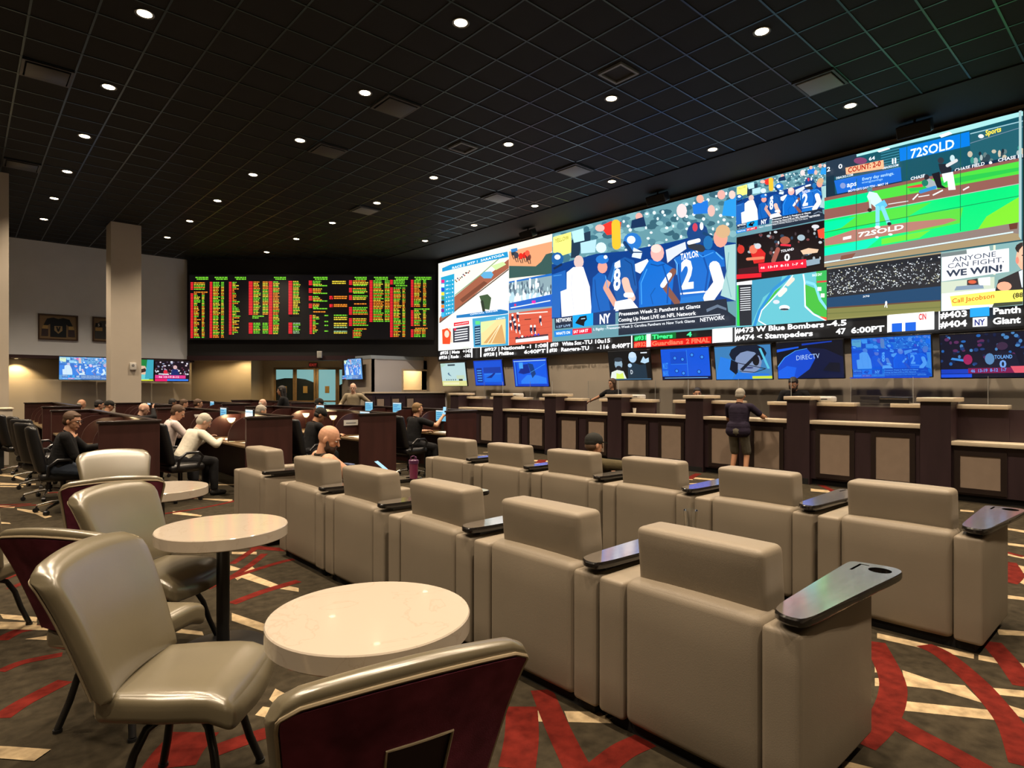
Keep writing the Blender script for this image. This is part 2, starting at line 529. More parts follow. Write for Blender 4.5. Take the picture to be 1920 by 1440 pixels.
# diagonal black wall carrying the odds board; local frame: along R direction
DG = math.atan2(-.670, .742)                              # angle of the direction "to the right"
def diag(d, r, z=0): return Vector((FX * d + FY * r, FY * d - FX * r, z))
def diag_box(mb, d0, d1, r0, r1, z0, z1):
    c = [diag(d0, r0), diag(d0, r1), diag(d1, r1), diag(d1, r0)]
    vs = [(p.x, p.y, z0) for p in c] + [(p.x, p.y, z1) for p in c]
    mb.add(vs, [(3, 2, 1, 0), (4, 5, 6, 7), (0, 1, 5, 4), (1, 2, 6, 5), (2, 3, 7, 6), (3, 0, 4, 7)])
wm = MB(); diag_box(wm, 21.45, 21.7, -11.42, -2.3, 2.74, H); struct('wall_odds_board', wm, M['black_paint'])
wm = MB(); diag_box(wm, 21.43, 21.75, -11.42, -4.7, 2.60, 2.76); struct('trim_2', wm, M['trim_dark'])
# lobby behind it
wm = MB(); diag_box(wm, 24.3, 24.5, -12.9, -5.6, 0, 2.9); struct('wall_lobby', wm, M['wall_beige'])
wm = MB(); diag_box(wm, 21.75, 24.5, -13.2, -3.0, 2.85, 3.0); struct('ceiling_lobby', wm, M['wall_beige'])
wm = MB(); wm.box((12.4, 18.5, 0), (12.8, 26, H)); struct('wall_right_far', wm, M['wall_taupe'])
# alcove lit beige panel on the left of the lobby
wm = MB(); diag_box(wm, 23.2, 24.4, -12.9, -9.92, 0, 2.86); struct('wall_alcove', wm, M['wall_beige'])
# columns
def column(name, x0, y0, w_, label):
    m = MB(); m.box((x0, y0, 0), (x0 + w_, y0 + w_, H))
    o = struct(name, m, M['column'])
    return o
column('wall_column_middle', 3.02, 19.6, .72, '')
column('wall_column_left', -.35, 16.7, 1.1, '')
# platform behind the counter
pm = MB(); pm.box((11.2, -1, 0), (XR, 14.6, .15)); struct('floor_platform', pm, M['void'])

# pale office box with a lit hatch
ob = empty('office_booth', (10.3, 18.5, 0), 0, 'pale grey office box with a small lit hatch behind the corner counter', 'booth')
m = MB()
X0, X1 = 10.3, 12.4
hx0, hz0 = onY(756, 731, 18.5); hx1, hz1 = onY(800, 696, 18.5)
def lx(x): return x - 10.3
m.box((0, 0, 0), (lx(hx0), .12, 2.62)); m.box((lx(hx1), 0, 0), (lx(X1), .12, 2.62))
m.box((lx(hx0), 0, 0), (lx(hx1), .12, hz0)); m.box((lx(hx0), 0, hz1), (lx(hx1), .12, 2.62))
m.build('booth_wall', M['white_paint'], ob)
m = MB(); m.box((-.02, .0, 0), (.12, 2.1, 2.62)); m.build('side_wall', M['wall_taupe'], ob)
m = MB(); m.box((-.03, -.03, 2.62), (lx(X1), 2.1, 2.74)); m.build('cornice', mat('grey cornice paint', (.34, .4, .46), .7), ob)
m = MB()
for a, b in (((lx(hx0) - .06, -.02, hz0 - .06), (lx(hx0), .14, hz1 + .06)), ((lx(hx1), -.02, hz0 - .06), (lx(hx1) + .06, .14, hz1 + .06)),
             ((lx(hx0), -.02, hz1), (lx(hx1), .14, hz1 + .06)), ((lx(hx0), -.02, hz0 - .06), (lx(hx1), .14, hz0))): m.box(a, b)
m.build('hatch_frame', M['cream_stone'], ob)
m = MB(); m.box((lx(hx0) - .4, 1.6, .9), (lx(hx1) + .5, 1.65, 2.6)); m.build('back_wall', M['wall_beige'], ob)
bl = bpy.data.lights.new('booth_lamp', 'AREA'); bl.energy = 55; bl.color = (1, .72, .36); bl.size = .8
blo = bpy.data.objects.new('booth_lamp', bl); COL.objects.link(blo); blo.parent = ob; blo.location = (1.6, .8, 2.55)

# ---- lobby doors: oak framed glazing
def dz(py, d): return EYE + (728 - py) * d / 1144
DD = 24.2
def dr(px, d=DD): return (px - 960) * d / 1144
def diag_panel(mb, d, r0, r1, z0, z1, th=.05): diag_box(mb, d, d + th, r0, r1, z0, z1)
zt = dz(693, DD)
sky = emit('evening light outside', (.20, .42, .42), .95)
dark_out = mat('dark yard outside', (.03, .045, .055), .8)
panes = [(517, 549), (556, 588), (597, 629), (636, 645)]
for i, (a, b) in enumerate(panes):
    e = empty('door_%d' % (i + 1)); e['kind'] = 'structure'
    m = MB()
    r0, r1 = dr(a - 4), dr(b + 4)
    diag_panel(m, DD, r0, dr(a), 0, zt + .08, .08); diag_panel(m, DD, dr(b), r1, 0, zt + .08, .08)
    diag_panel(m, DD, dr(a), dr(b), zt, zt + .08, .08); diag_panel(m, DD, dr(a), dr(b), 0, .25, .08)
    diag_panel(m, DD - .01, dr(a), dr(b), dz(751, DD) - .06, dz(751, DD), .1)
    m.build('door_frame', M['gold_wood'], e)
    m = MB(); diag_panel(m, DD + .05, dr(a), dr(b), .25, zt, .015)
    m.build('door_glass', sky, e)
    if i != 2:
        m = MB()
        arcs = {0: [(a, 712), ((a + b) / 2, 709), (b, 709)], 1: [(a, 709), ((a + b) / 2, 711), (b, 717)], 3: [(a, 722), (640, 720), (b, 718)]}[i]
        top = [diag(DD + .045, dr(q[0]), dz(q[1], DD)) for q in arcs]
        bot = [diag(DD + .045, dr(q), .25) for q in (b, a)]
        m.add(top + bot, [(0, 4, 3, 2, 1)]); m.add([top[0], top[1], top[2], bot[0], bot[1]], [(0, 1, 2, 3, 4)])
        m.build('view_of_yard', dark_out, e)
    if i < 3:
        m = MB(); diag_panel(m, DD + .02, dr((a + b) / 2 - 4), dr((a + b) / 2 + 4), dz(737, DD), dz(724, DD), .02)
        m.build('paper_notice', mat('amber paper notice', (.45, .30, .10), .8), e)
# exit sign over the doors
es = empty('exit_sign', diag(24.18, dr(588), dz(688, 24.18)), DG, 'small dark red exit sign above the glazed lobby doors', 'sign')
m = MB(); m.box((-.17, -.05, -.02), (.17, 0, .17)); m.build('housing', mat('dark red sign', (.10, .012, .012), .5), es)
def text_part(name, s, parent, m_, x, y, z, h, rot, wd=None, bold=.01, center=True):
    "flat lettering standing on a surface; rot turns the x-y text plane"
    vs, fs, w0 = text_mesh(s, bold)
    mb = MB()
    sx = (wd / w0) if wd else h
    mb.T = Matrix.Translation((x, y, z)) @ rot
    ox = -w0 * sx / 2 if center else 0
    mb.add([(v[0] * sx + ox, v[1] * h, 0) for v in vs], fs)
    return mb.build(name, m_, parent, smooth=False)
text_part('lettering', 'EXIT', es, emit('dim red letters', (.6, .05, .03), .6), 0, -.052, .03, .1, Matrix.Rotation(R(90), 4, 'X'))

# recessed lamps of the lobby and the soffit
def small_lamp(loc, e, label, size=70, tilt=0):
    t = empty('recessed_lamp', loc, 0, label, 'ceiling lamp', 'small recessed lamps by the far wall')
    m = MB(); m.lathe([(0, -.012), (.05, -.010), (.06, 0)], 16); m.build('lens', emit('warm lamp face', (1, .74, .36), 6), t)
    m = MB(); m.lathe([(.06, 0), (.075, -.012), (.08, 0)], 16); m.build('trim_ring', M['vent_dark'], t)
    l = bpy.data.lights.new('lamp', 'SPOT'); l.energy = e; l.color = (1, .70, .34); l.spot_size = R(size); l.spot_blend = .5; l.shadow_soft_size = .04
    lo = bpy.data.objects.new('lamp', l); COL.objects.link(lo); lo.parent = t; lo.location = (0, 0, -.03)
    return t
p_ = diag(22.7, dr(452, 22.7)); small_lamp((p_.x, p_.y, 2.848), 50, 'small lamp lighting the beige wall left of the lobby doors', 150)
p_ = diag(22.3, dr(395, 22.3)); small_lamp((p_.x, p_.y, 2.848), 32, 'small lamp hidden under the black wall left of the lobby doors', 150)
p_ = diag(23.3, dr(575, 23.3)); small_lamp((p_.x, p_.y, 2.848), 80, 'small lamp in the lobby in front of the glazed doors', 140)
small_lamp((1.25, GY + .26, 2.535), 70, 'small lamp under the soffit left of the televisions', 120)
small_lamp((-1.2, GY + .26, 2.535), 70, 'small lamp under the soffit at the far left', 120)
# ================================================================== CEILING FIXTURES
ORD = ['first', 'second', 'third', 'fourth', 'fifth', 'sixth', 'seventh', 'eighth', 'ninth', 'tenth']
lamp_glow = emit('lit lamp face', (1.0, .80, .50), 14.0)
def make_downlight():
    t = empty('ceiling_downlight', (0, 0, H))
    m = MB(); m.lathe([(.085, -.004), (.105, -.012), (.112, -.004), (.112, 0)], 24); m.build('trim_ring', M['vent_dark'], t)
    m = MB(); m.lathe([(0, -.016), (.05, -.015), (.08, -.006), (.085, 0)], 20); m.build('lens', lamp_glow, t)
    l = bpy.data.lights.new('lamp', 'SPOT'); l.energy = DOWN_W; l.color = WARM; l.spot_size = R(116); l.spot_blend = 1.0; l.shadow_soft_size = .07
    lo = bpy.data.objects.new('lamp', l); COL.objects.link(lo); lo.parent = t; lo.location = (0, 0, -.05)
    return t
dl = make_downlight(); first = True
side = {-2: 'far left', -1: 'left', 0: 'second', 1: 'third', 2: 'fourth', 3: 'nearest the video wall'}
shown = {0: (8.46, 22.5), 1: (6.04, 22.5), 2: (3.6, 20), 3: (3.6, 18)}
for i in range(-2, 4):
    n_in = 0
    for j in range(-3, 8):
        X = 1.65 + 2.955 * i; Y = 3.63 + 2.42 * j
        if X < XL + .3: continue
        if i == 3: X = 10.6
        if i == 3 and (Y > 17): continue
        if i < 3 and Y > 21: continue
        d = FX * X + FY * Y; vis = False
        if d > .5:
            px = 960 + 1144 * (FY * X - FX * Y) / d; py = 728 - 1144 * (H - EYE) / d
            vis = 0 <= px <= 1920 and 0 <= py <= 1440
        if not vis and ((X < -2 and Y > 12) or X < -2 or (X < 0 and Y < -1) or Y < -3): continue
        o = dl if first else copy_tree(dl)
        first = False
        if vis:
            n_in += 1
            row = {-1: 'leftmost line of lamps', 0: 'left line of lamps', 1: 'second line of lamps from the left', 2: 'third line of lamps from the left', 3: 'line of lamps nearest the video wall', -2: 'far left line'}[i]
            lab = 'recessed ceiling lamp, %s from camera in the %s' % (ORD[n_in - 1], row)
        else: lab = 'recessed ceiling lamp outside the view'
        tag(o, lab, 'ceiling lamp', 'recessed ceiling lamps'); o.location = (X, Y, H)

def vent(name, X, Y, w_, mf, mp, label, slats=True):
    t = empty(name, (X, Y, H), 0, label, 'vent')
    m = MB(); h = w_ / 2; f = .035
    for a, b in (((-h, -h), (h, -h + f)), ((-h, h - f), (h, h)), ((-h, -h + f), (-h + f, h - f)), ((h - f, -h + f), (h, h - f))):
        m.box((a[0], a[1], -.03), (b[0], b[1], 0))
    m.build('frame', mf, t)
    m = MB()
    if slats:
        m.rbox((0, 0, -.035), (w_ * .82, w_ * .82, .02), .004, 2, mid=1)
    else:
        m.box((-h + f, -h + f, -.006), (h - f, h - f, -.002))
    m.build('panel', mp, t)
    return t
vp, vd = M['vent_pale'], M['vent_dark']
cx = lambda i: TILE * i + TILE / 2
cy = lambda j: .30 + TILE * j + TILE / 2
vent('ceiling_vent', cx(15), cy(5), .59, vd, vp, 'large square ceiling vent with a pale panel nearest the video wall, upper right')
vent('ceiling_vent', cx(15), cy(13), .59, vd, vp, 'pale square ceiling vent between the lamps, second from the camera near the video wall')
vent('ceiling_vent', cx(15), cy(17), .59, vd, vp, 'pale square ceiling vent farthest along the video wall')
vent('ceiling_vent', cx(12), cy(22), .59, vd, vp, 'pale flat ceiling vent beside a lamp in front of the odds board')
vent('ceiling_vent', cx(8), cy(13), .59, vd, vd, 'dark grey square ceiling vent beside the second lamp of the left middle line')
vent('ceiling_vent', cx(8), cy(17), .56, vd, vd, 'dark square diffuser with a raised rim right of the third lamp')
vent('ceiling_speaker_grille', cx(11), cy(8), .42, vp, M['black_paint'], 'small black square ceiling grille with a pale frame near the top centre', False)
vent('ceiling_speaker_grille', cx(11), cy(14), .40, vp, M['black_paint'], 'small black square ceiling grille with a pale frame in the middle of the ceiling', False)
vent('ceiling_vent', cx(1), cy(17), .59, M['black_metal'], M['black_metal'], 'black square ceiling vent left of the lamps in the dark upper left')
vent('ceiling_vent', cx(1), cy(25), .59, M['black_metal'], M['black_metal'], 'black square ceiling vent at the left above the grey wall')
# black loudspeakers hung above the video wall
for k, (px, py, lab) in enumerate(((1233, 374, 'middle'), (990, 436, 'farther'), (1715, 250, 'nearer'))):
    Y, z = onX(px, py, 11.9)
    t = empty('hanging_loudspeaker', (11.9, Y, 5.985), 0, 'black loudspeaker hung under the ceiling above the video wall, the %s of the three' % lab, 'loudspeaker', 'loudspeakers above the video wall')
    m = MB(); m.T = Matrix.Rotation(R(-25), 4, 'Y'); m.rbox((0, 0, 0), (.22, .50, .20), .02, 2, mid=1); m.build('cabinet', M['plastic_black'], t)
    m = MB(); m.T = Matrix.Rotation(R(-25), 4, 'Y'); m.box((-.118, -.23, -.08), (-.110, .23, .08)); m.build('grille', M['black_fabric'], t)
    m = MB(); m.T = Matrix.Rotation(R(-25), 4, 'Y'); m.box((-.12, -.25, -.105), (-.10, .25, -.098)); m.build('light_strip', M['vent_pale'], t)
    m = MB(); m.tube([(0, 0, .06), (0, 0, .165)], .02, 8); m.build('bracket', M['black_metal'], t)

# ================================================================== LOUNGE CHAIRS
def make_lounge():
    t = empty('lounge_chair')
    W = .965
    m = MB(); m.box((.05, -W / 2 + .05, 0), (.72, W / 2 - .05, .07)); m.build('plinth', M['void'], t)
    m = MB(); m.rbox((.095, 0, .395), (.19, .655, .67), .042, 4, bulge=(.008, 0, .008)); m.build('back_shell', M['leather'], t)
    for s in (-1, 1):
        m = MB(); m.rbox((.385, s * (W / 2 - .0775), .385), (.77, .152, .65), .022, 3, bulge=(.0, .004, .006)); m.build('arm', M['leather'], t)
    def lean(p):
        return Vector((p.x + (p.z - .7) * -.10 + .01, p.y, p.z))
    m = MB(); m.rbox((.178, 0, .83), (.20, .615, .285), .032, 4, bulge=(.006, 0, .006), fn=lean); m.build('headrest', M['leather'], t)
    m = MB(); m.rbox((.47, 0, .20), (.58, .65, .26), .02, 2, mid=1); m.build('seat_base', M['leather'], t)
    m = MB(); m.rbox((.485, 0, .39), (.60, .645, .15), .045, 4, bulge=(.01, 0, .03)); m.build('seat_cushion', M['leather'], t)
    m = MB(); m.rbox((.215, 0, .58), (.12, .64, .30), .045, 4, bulge=(.02, 0, 0)); m.build('back_cushion', M['leather'], t)
    # tray with cup hole and slot
    q = empty('tray', (0, 0, 0)); q.parent = t
    out = [(0.01, -.50), (.30, -.515), (.62, -.535), (.90, -.555)] + [(.955, -.545), (.985, -.51), (.985, -.46), (.975, -.40), (.965, -.35), (.95, -.33), (.92, -.322), (.6, -.335), (.3, -.348), (.05, -.36), (.005, -.40), (-.01, -.45)]
    for _ in range(2):
        nn = []
        for i_ in range(len(out)):
            a_, b_ = out[i_], out[(i_ + 1) % len(out)]
            nn += [(a_[0] * .75 + b_[0] * .25, a_[1] * .75 + b_[1] * .25), (a_[0] * .25 + b_[0] * .75, a_[1] * .25 + b_[1] * .75)]
        out = nn
    bpy.data.objects.remove(q)
    m = MB()
    # top with a round hole: outer ring split in fans around the hole
    hc = (.885, -.475); hr = .048
    n = 24
    hole = [(hc[0] + hr * math.cos(2 * PI * k / n), hc[1] + hr * math.sin(2 * PI * k / n)) for k in range(n)]
    import mathutils.geometry as mg
    z1, z0 = .772, .738
    outer = [Vector((a, b, 0)) for a, b in out]; holev = [Vector((a, b, 0)) for a, b in hole]
    slot = [Vector((a, b, 0)) for a, b in ((.80, -.372), (.80, -.384), (.925, -.384), (.925, -.415), (.937, -.415), (.937, -.372))]
    tri = mg.tessellate_polygon([outer, holev, slot])
    allp = outer + holev + slot
    up = []
    for a, b, c_ in tri:
        p = [allp[a], allp[b], allp[c_]]
        ar = (p[1] - p[0]).cross(p[2] - p[0]).z
        up.append((a, b, c_) if ar > 0 else (a, c_, b))
    m.add([(p.x, p.y, z1) for p in allp], up)
    m.build('tray_top', M['tray'], t, smooth=False)
    m = MB()
    m.add([(p.x, p.y, z0) for p in allp], [tuple(reversed(f)) for f in up])
    def rim(lst, sign, bev=0):
        k = len(lst)
        if bev:
            vs = []
            cen = Vector((.5, -.43, 0))
            for p in lst:
                nrm = (p - cen).normalized()
                vs += [(p.x, p.y, z1), (p.x + nrm.x * .008, p.y + nrm.y * .008, z1 - .008), (p.x + nrm.x * .008, p.y + nrm.y * .008, z0 + .008), (p.x, p.y, z0)]
            fs = []
            for i in range(k):
                j = (i + 1) % k
                for a in range(3): fs.append((4 * i + a, 4 * i + a + 1, 4 * j + a + 1, 4 * j + a))
            m.add(vs, fs)
        else:
            vs = [(p.x, p.y, z1) for p in lst] + [(p.x, p.y, z0) for p in lst]
            m.add(vs, [(i, (i + 1) % k, k + (i + 1) % k, k + i) for i in range(k)])
    rim(outer, 1, 1); rim(holev, -1); rim(slot, -1)
    m.build('tray_rim', M['tray_edge'], t)
    m = MB(); m.box((.1, -.46, .70), (.55, -.38, .74)); m.build('tray_bracket', M['black_metal'], t)
    return t
lc = make_lounge()
tag(lc, 'x', 'armchair')
row1 = [(2.29, 1.435), (2.29, 2.41), (2.29, 3.40), (2.29, 4.43), (2.29, 5.43), (2.29, 6.76)]
row2 = [(4.56, 1.305), (4.56, 2.295), (4.56, 3.285), (4.56, 4.275), (4.56, 5.27), (4.56, 6.29)]
lab1 = ['nearest the camera, front row, whole tray in view', 'second in the front row, glass on its tray', 'third from the near end of the front row', 'fourth from the near end of the front row',
        'the one the bald man sits in', 'farthest one in the front row, beside a gap']
lab2 = ['at the near end of the back row', 'second from the near end of the back row', 'third from the near end of the back row', 'the one the man in a cap sits in',
        'fifth from the near end of the back row', 'farthest one in the back row']
for k, (x, y) in enumerate(row1):
    o = lc if k == 0 else copy_tree(lc)
    put(o, (x, y, 0), 0, 'taupe lounge chair, ' + lab1[k], 'lounge chairs of the front row')
for k, (x, y) in enumerate(row2):
    o = copy_tree(lc)
    put(o, (x, y, 0), 0, 'taupe lounge chair, ' + lab2[k], 'lounge chairs of the back row')

# things on the trays
t = empty('shaker_bottle', (3.15, 4.865 , .774), 0, 'purple plastic shaker bottle standing on a tray of the front row', 'bottle')
pur = mat('purple plastic', (.16, .02, .07), .25, coat=.4); pur2 = mat('dark purple cap', (.07, .015, .06), .3)
m = MB(); m.lathe([(.036, 0), (.038, .01), (.043, .13), (.045, .14)], 20); m.build('cup', pur, t)
m = MB(); m.lathe([(.047, .14), (.048, .17), (.040, .178), (.0, .18)], 20); m.tube([(-.03, 0, .178), (-.03, 0, .205), (.0, 0, .212), (.02, 0, .2)], .006, 6); m.lathe([(.012, .178), (.012, .2), (.0, .205)], 10, (.02, 0, 0)); m.build('lid', pur2, t)
t = empty('plastic_tumbler', (3.235, 1.99, .774), 0, 'empty clear tumbler standing on a tray of the front row', 'glass')
m = MB(); m.lathe([(0, .002), (.030, .002), (.033, .004), (.041, .118), (.0425, .118), (.0345, .0), (0, 0)], 24); m.build('cup', M['glass'], t)

# ================================================================== ROUND TABLES AND THEIR CHAIRS
def make_table():
    t = empty('round_table')
    m = MB(); m.lathe([(0, .688), (.375, .688), (.380, .693), (.380, .755), (.376, .76), (0, .76)], 72); m.build('tabletop', M['marble'], t)
    m = MB(); m.lathe([(.038, .02), (.038, .688)], 24); m.build('pedestal', M['black_metal'], t)
    m = MB(); m.lathe([(.25, 0), (.25, .012), (.06, .03), (.038, .035)], 36); m.build('base', M['black_metal'], t)
    return t
tb = make_table(); tag(tb, 'x', 'table', 'round cream tables')
put(tb, (1.165, 2.10, 0), 0, 'round cream marble table nearest the camera on a black pedestal')
put(copy_tree(tb), (1.215, 4.04, 0), 0, 'round cream marble table in the middle of the line of three')
put(copy_tree(tb), (1.28, 5.98, 0), 0, 'round cream marble table farthest back beside the desks')

def make_dining():
    t = empty('dining_chair')
    # seat with a dipped saddle shape
    def saddle(p):
        x, y, z = p
        u = y / .25
        z += .018 * (u * u) - .012 if z > .45 else 0
        if z > .40: z -= .055 * max(0, (x - .12) / .14) ** 2
        y *= 1 - .10 * max(0, -x / .25)
        return Vector((x, y, z))
    m = MB(); m.rbox((0, 0, .46), (.50, .50, .11), .035, 4, bulge=(.02, .01, .012), mid=8, fn=saddle); m.build('seat', M['gold_leather'], t)
    # back: flared, curved, leaning; front skin + side edges in leather
    def bk(u, v, off):
        wd = .255 + .068 * v
        y = u * wd
        top = .50 - .035 * (u * u) * max(0, v - .6) / .4
        z = .495 + v * (top + .025)
        x = -.235 - .16 * v - .03 * v * v + .040 * u * u
        cr = max(0, (abs(u) - .86) / .14) * max(0, (v - .86) / .14)
        z -= .04 * cr; y *= 1 - .06 * cr
        return Vector((x + off, y, z))
    NU, NV = 14, 12
    m = MB()
    us = [-1, -.996, -.98, -.96, -.93] + [-.9 + 1.8 * i / NU for i in range(NU + 1)] + [.93, .96, .98, .996, 1]
    vsn = [0, .01, .03, .05] + [.08 + .84 * i / NV for i in range(NV + 1)] + [.944, .968, .985, .996, 1]
    grid = {}
    vs = []
    def edge(u, v):
        e = max(0, (abs(u) - .9) / .1, (v - .92) / .08, (.08 - v) / .08)
        return min(1, e)
    for i, u in enumerate(us):
        for j, v in enumerate(vsn):
            e = edge(u, v)
            bul = .018 * (1 - u * u) * (1 - (2 * v - 1) ** 2)
            grid[('f', i, j)] = len(vs); vs.append(bk(u, v, .048 * math.sqrt(max(0, 1 - e * e)) + bul))
    for i, u in enumerate(us):
        for j, v in enumerate(vsn):
            e = edge(u, v)
            grid[('b', i, j)] = len(vs); vs.append(bk(u, v, -.030 * math.sqrt(max(0, 1 - e * e)) - .004))
    fs = []
    for i in range(len(us) - 1):
        for j in range(len(vsn) - 1):
            fs.append((grid[('f', i, j)], grid[('f', i + 1, j)], grid[('f', i + 1, j + 1)], grid[('f', i, j + 1)]))
            fs.append((grid[('b', i, j)], grid[('b', i, j + 1)], grid[('b', i + 1, j + 1)], grid[('b', i + 1, j)]))
    n_i, n_j = len(us), len(vsn)
    for i in range(n_i - 1):
        for j in (0, n_j - 1):
            q = (grid[('f', i, j)], grid[('b', i, j)], grid[('b', i + 1, j)], grid[('f', i + 1, j)])
            fs.append(q if j == 0 else tuple(reversed(q)))
    for j in range(n_j - 1):
        for i in (0, n_i - 1):
            q = (grid[('f', i, j)], grid[('f', i, j + 1)], grid[('b', i, j + 1)], grid[('b', i, j)])
            fs.append(q if i == 0 else tuple(reversed(q)))
    m.add(vs, fs); m.build('backrest', M['gold_leather'], t, angle=60)
    # maroon rear panel with a recessed grip
    hu, hv = (-.36, .20), (.18, .585)
    m = MB()
    UU = [-.93 + 1.86 * i / 20 for i in range(21)]; VV = [.03 + .885 * j / 16 for j in range(17)]
    UU = sorted(UU + [hu[0], hu[1]]); VV = sorted(VV + [hv[0], hv[1]])
    gi = {}; vs = []
    for i, u in enumerate(UU):
        for j, v in enumerate(VV):
            gi[i, j] = len(vs); vs.append(bk(u, v, -.043))
    fs = []
    for i in range(len(UU) - 1):
        for j in range(len(VV) - 1):
            um, vm = (UU[i] + UU[i + 1]) / 2, (VV[j] + VV[j + 1]) / 2
            if hu[0] < um < hu[1] and hv[0] < vm < hv[1]: continue
            fs.append((gi[i, j], gi[i, j + 1], gi[i + 1, j + 1], gi[i + 1, j]))
    m.add(vs, fs)
    b = [bk(u, .03 if k in (0, 1) else .915, -.043) for k, u in ((0, -.93), (1, .93))]
    # skirt of the panel down to the leather
    loop = [(u, .03) for u in UU] + [(.93, v) for v in VV[1:]] + [(u, .915) for u in reversed(UU[:-1])] + [(-.93, v) for v in reversed(VV[1:-1])]
    k = len(loop)
    m.add([bk(u, v, -.043) for u, v in loop] + [bk(u, v, -.020) for u, v in loop], [(i, (i + 1) % k, k + (i + 1) % k, k + i) for i in range(k)])
    m.build('rear_panel', M['maroon'], t, angle=60)
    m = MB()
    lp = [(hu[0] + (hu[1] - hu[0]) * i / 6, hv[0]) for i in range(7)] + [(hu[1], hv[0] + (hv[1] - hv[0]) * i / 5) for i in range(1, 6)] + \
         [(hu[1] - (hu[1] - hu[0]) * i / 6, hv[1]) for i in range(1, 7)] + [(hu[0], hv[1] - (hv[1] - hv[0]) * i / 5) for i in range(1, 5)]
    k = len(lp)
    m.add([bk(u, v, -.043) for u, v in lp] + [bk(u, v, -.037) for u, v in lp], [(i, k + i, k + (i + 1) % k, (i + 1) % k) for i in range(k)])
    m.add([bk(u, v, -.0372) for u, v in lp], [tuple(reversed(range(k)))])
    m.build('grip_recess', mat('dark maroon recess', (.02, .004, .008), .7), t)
    m = MB(); m.tube([bk(u, v, -.045) for u, v in lp], .0035, 6, closed=True)
    pl = [(-.95, .02 + .9 * j / 10) for j in range(11)] + [(-.93 + 1.86 * i / 14, .935) for i in range(15)] + [(.95, .92 - .9 * j / 10) for j in range(11)]
    m.tube([bk(u, v, -.036) for u, v in pl], .005, 6)
    m.build('piping', M['piping'], t)
    m = MB(); m.box((-.22, -.16, .40), (-.12, .16, .43)); m.tube([(-.15, -.13, .41), (-.24, -.13, .44), (-.262, -.13, .55)], .012); m.tube([(-.15, .13, .41), (-.24, .13, .44), (-.262, .13, .55)], .012)
    m.build('back_bracket', M['black_metal'], t)
    m = MB(); m.lathe([(.10, .37), (.10, .405), (0, .405)], 20); m.lathe([(.04, .33), (.04, .37)], 16); m.build('swivel', M['black_metal'], t)
    for a in (45, 135, 225, 315):
        ca, sa = math.cos(R(a)), math.sin(R(a))
        pr = [(.03, .35), (.10, .355), (.16, .33), (.205, .25), (.24, .13), (.285, .015)]
        m = MB(); m.tube([(ca * q, sa * q, z) for q, z in pr], .016, 10); m.lathe([(.02, 0), (.02, .015), (.0, .016)], 10, (ca * .285, sa * .285, 0)); m.build('leg', M['black_metal'], t)
    return t
dc = make_dining(); tag(dc, 'x', 'chair', 'swivel chairs around the round tables')
def face(dx, dy): return math.atan2(dy, dx)
put(dc, (.68, 2.66, 0), face(.79, -.61), 'khaki leather swivel chair with a blue sheen on its backrest, left of the nearest table')
put(copy_tree(dc), (.845, 1.57, 0), face(.20, .98), 'khaki chair with its maroon back turned to the camera at the bottom')
put(copy_tree(dc), (.62, 3.53, 0), face(.79, .61), 'khaki chair with a dark maroon back behind the chair at lower left')
put(copy_tree(dc), (.95, 4.26, 0), face(.62, -.79) , 'khaki chair seen from the front beyond the middle table')
put(copy_tree(dc), (.82, 5.33, 0), face(.1, .99), 'khaki chair back to back with the one at the middle table')
put(copy_tree(dc), (1.12, 6.72, 0), face(.0, -1), 'khaki chair beyond the farthest round table, facing the camera')
put(copy_tree(dc), (.07, 5.25, 0), face(.5, .85), 'khaki chair cut off by the left edge of the picture')
# ================================================================== PICTURES ON LIT SCREENS
class Pic:
    "a picture on a unit square (u to the right, v up), drawn as flat colour patches"
    def __init__(s, bg=(10, 10, 12), to_uv=None):
        s.items = []; s.fn = to_uv
        s.items.append(([(0, 0), (1, 0), (1, 1), (0, 1)], lin(bg)))
    def m(s, p): return s.fn(p) if s.fn else p
    def poly(s, pts, col): s.items.append(([s.m(p) for p in pts], lin(col))); return s
    def rect(s, x0, y0, x1, y1, col): return s.poly([(x0, y0), (x1, y0), (x1, y1), (x0, y1)], col)
    def ell(s, x, y, rx, ry, col, n=12): return s.poly([(x + rx * math.cos(2 * PI * k / n), y + ry * math.sin(2 * PI * k / n)) for k in range(n)], col)
    def line(s, pts, w_, col):
        for a, b in zip(pts[:-1], pts[1:]):
            dx, dy = b[0] - a[0], b[1] - a[1]; L = math.hypot(dx, dy) or 1
            nx, ny = -dy / L * w_ / 2, dx / L * w_ / 2
            s.poly([(a[0] + nx, a[1] + ny), (b[0] + nx, b[1] + ny), (b[0] - nx, b[1] - ny), (a[0] - nx, a[1] - ny)], col)
        if w_ > 20:
            for p in pts: s.ell(p[0], p[1], w_ / 2, w_ / 2, col, 10)
        return s
    def text(s, t, a, b, h, col, bold=.02):
        "lettering from a to b (fitted); h is the letter height as a share of the picture"
        A, B = s.m(a), s.m(b)
        vs, fs, w0 = text_mesh(t, bold)
        k = (B[0] - A[0]) / w0
        c = lin(col); sl = (B[1] - A[1])
        for f in fs:
            s.items.append(([(A[0] + vs[i][0] * k, A[1] + vs[i][1] * h + sl * vs[i][0] / w0) for i in f], c))
        return s
    def put(s, other, x0, y0, x1, y1, tint=None):
        for pts, c in other.items:
            cc = tint(c) if tint else c
            s.items.append(([(x0 + (x1 - x0) * p[0], y0 + (y1 - y0) * p[1]) for p in pts], cc))
        return s
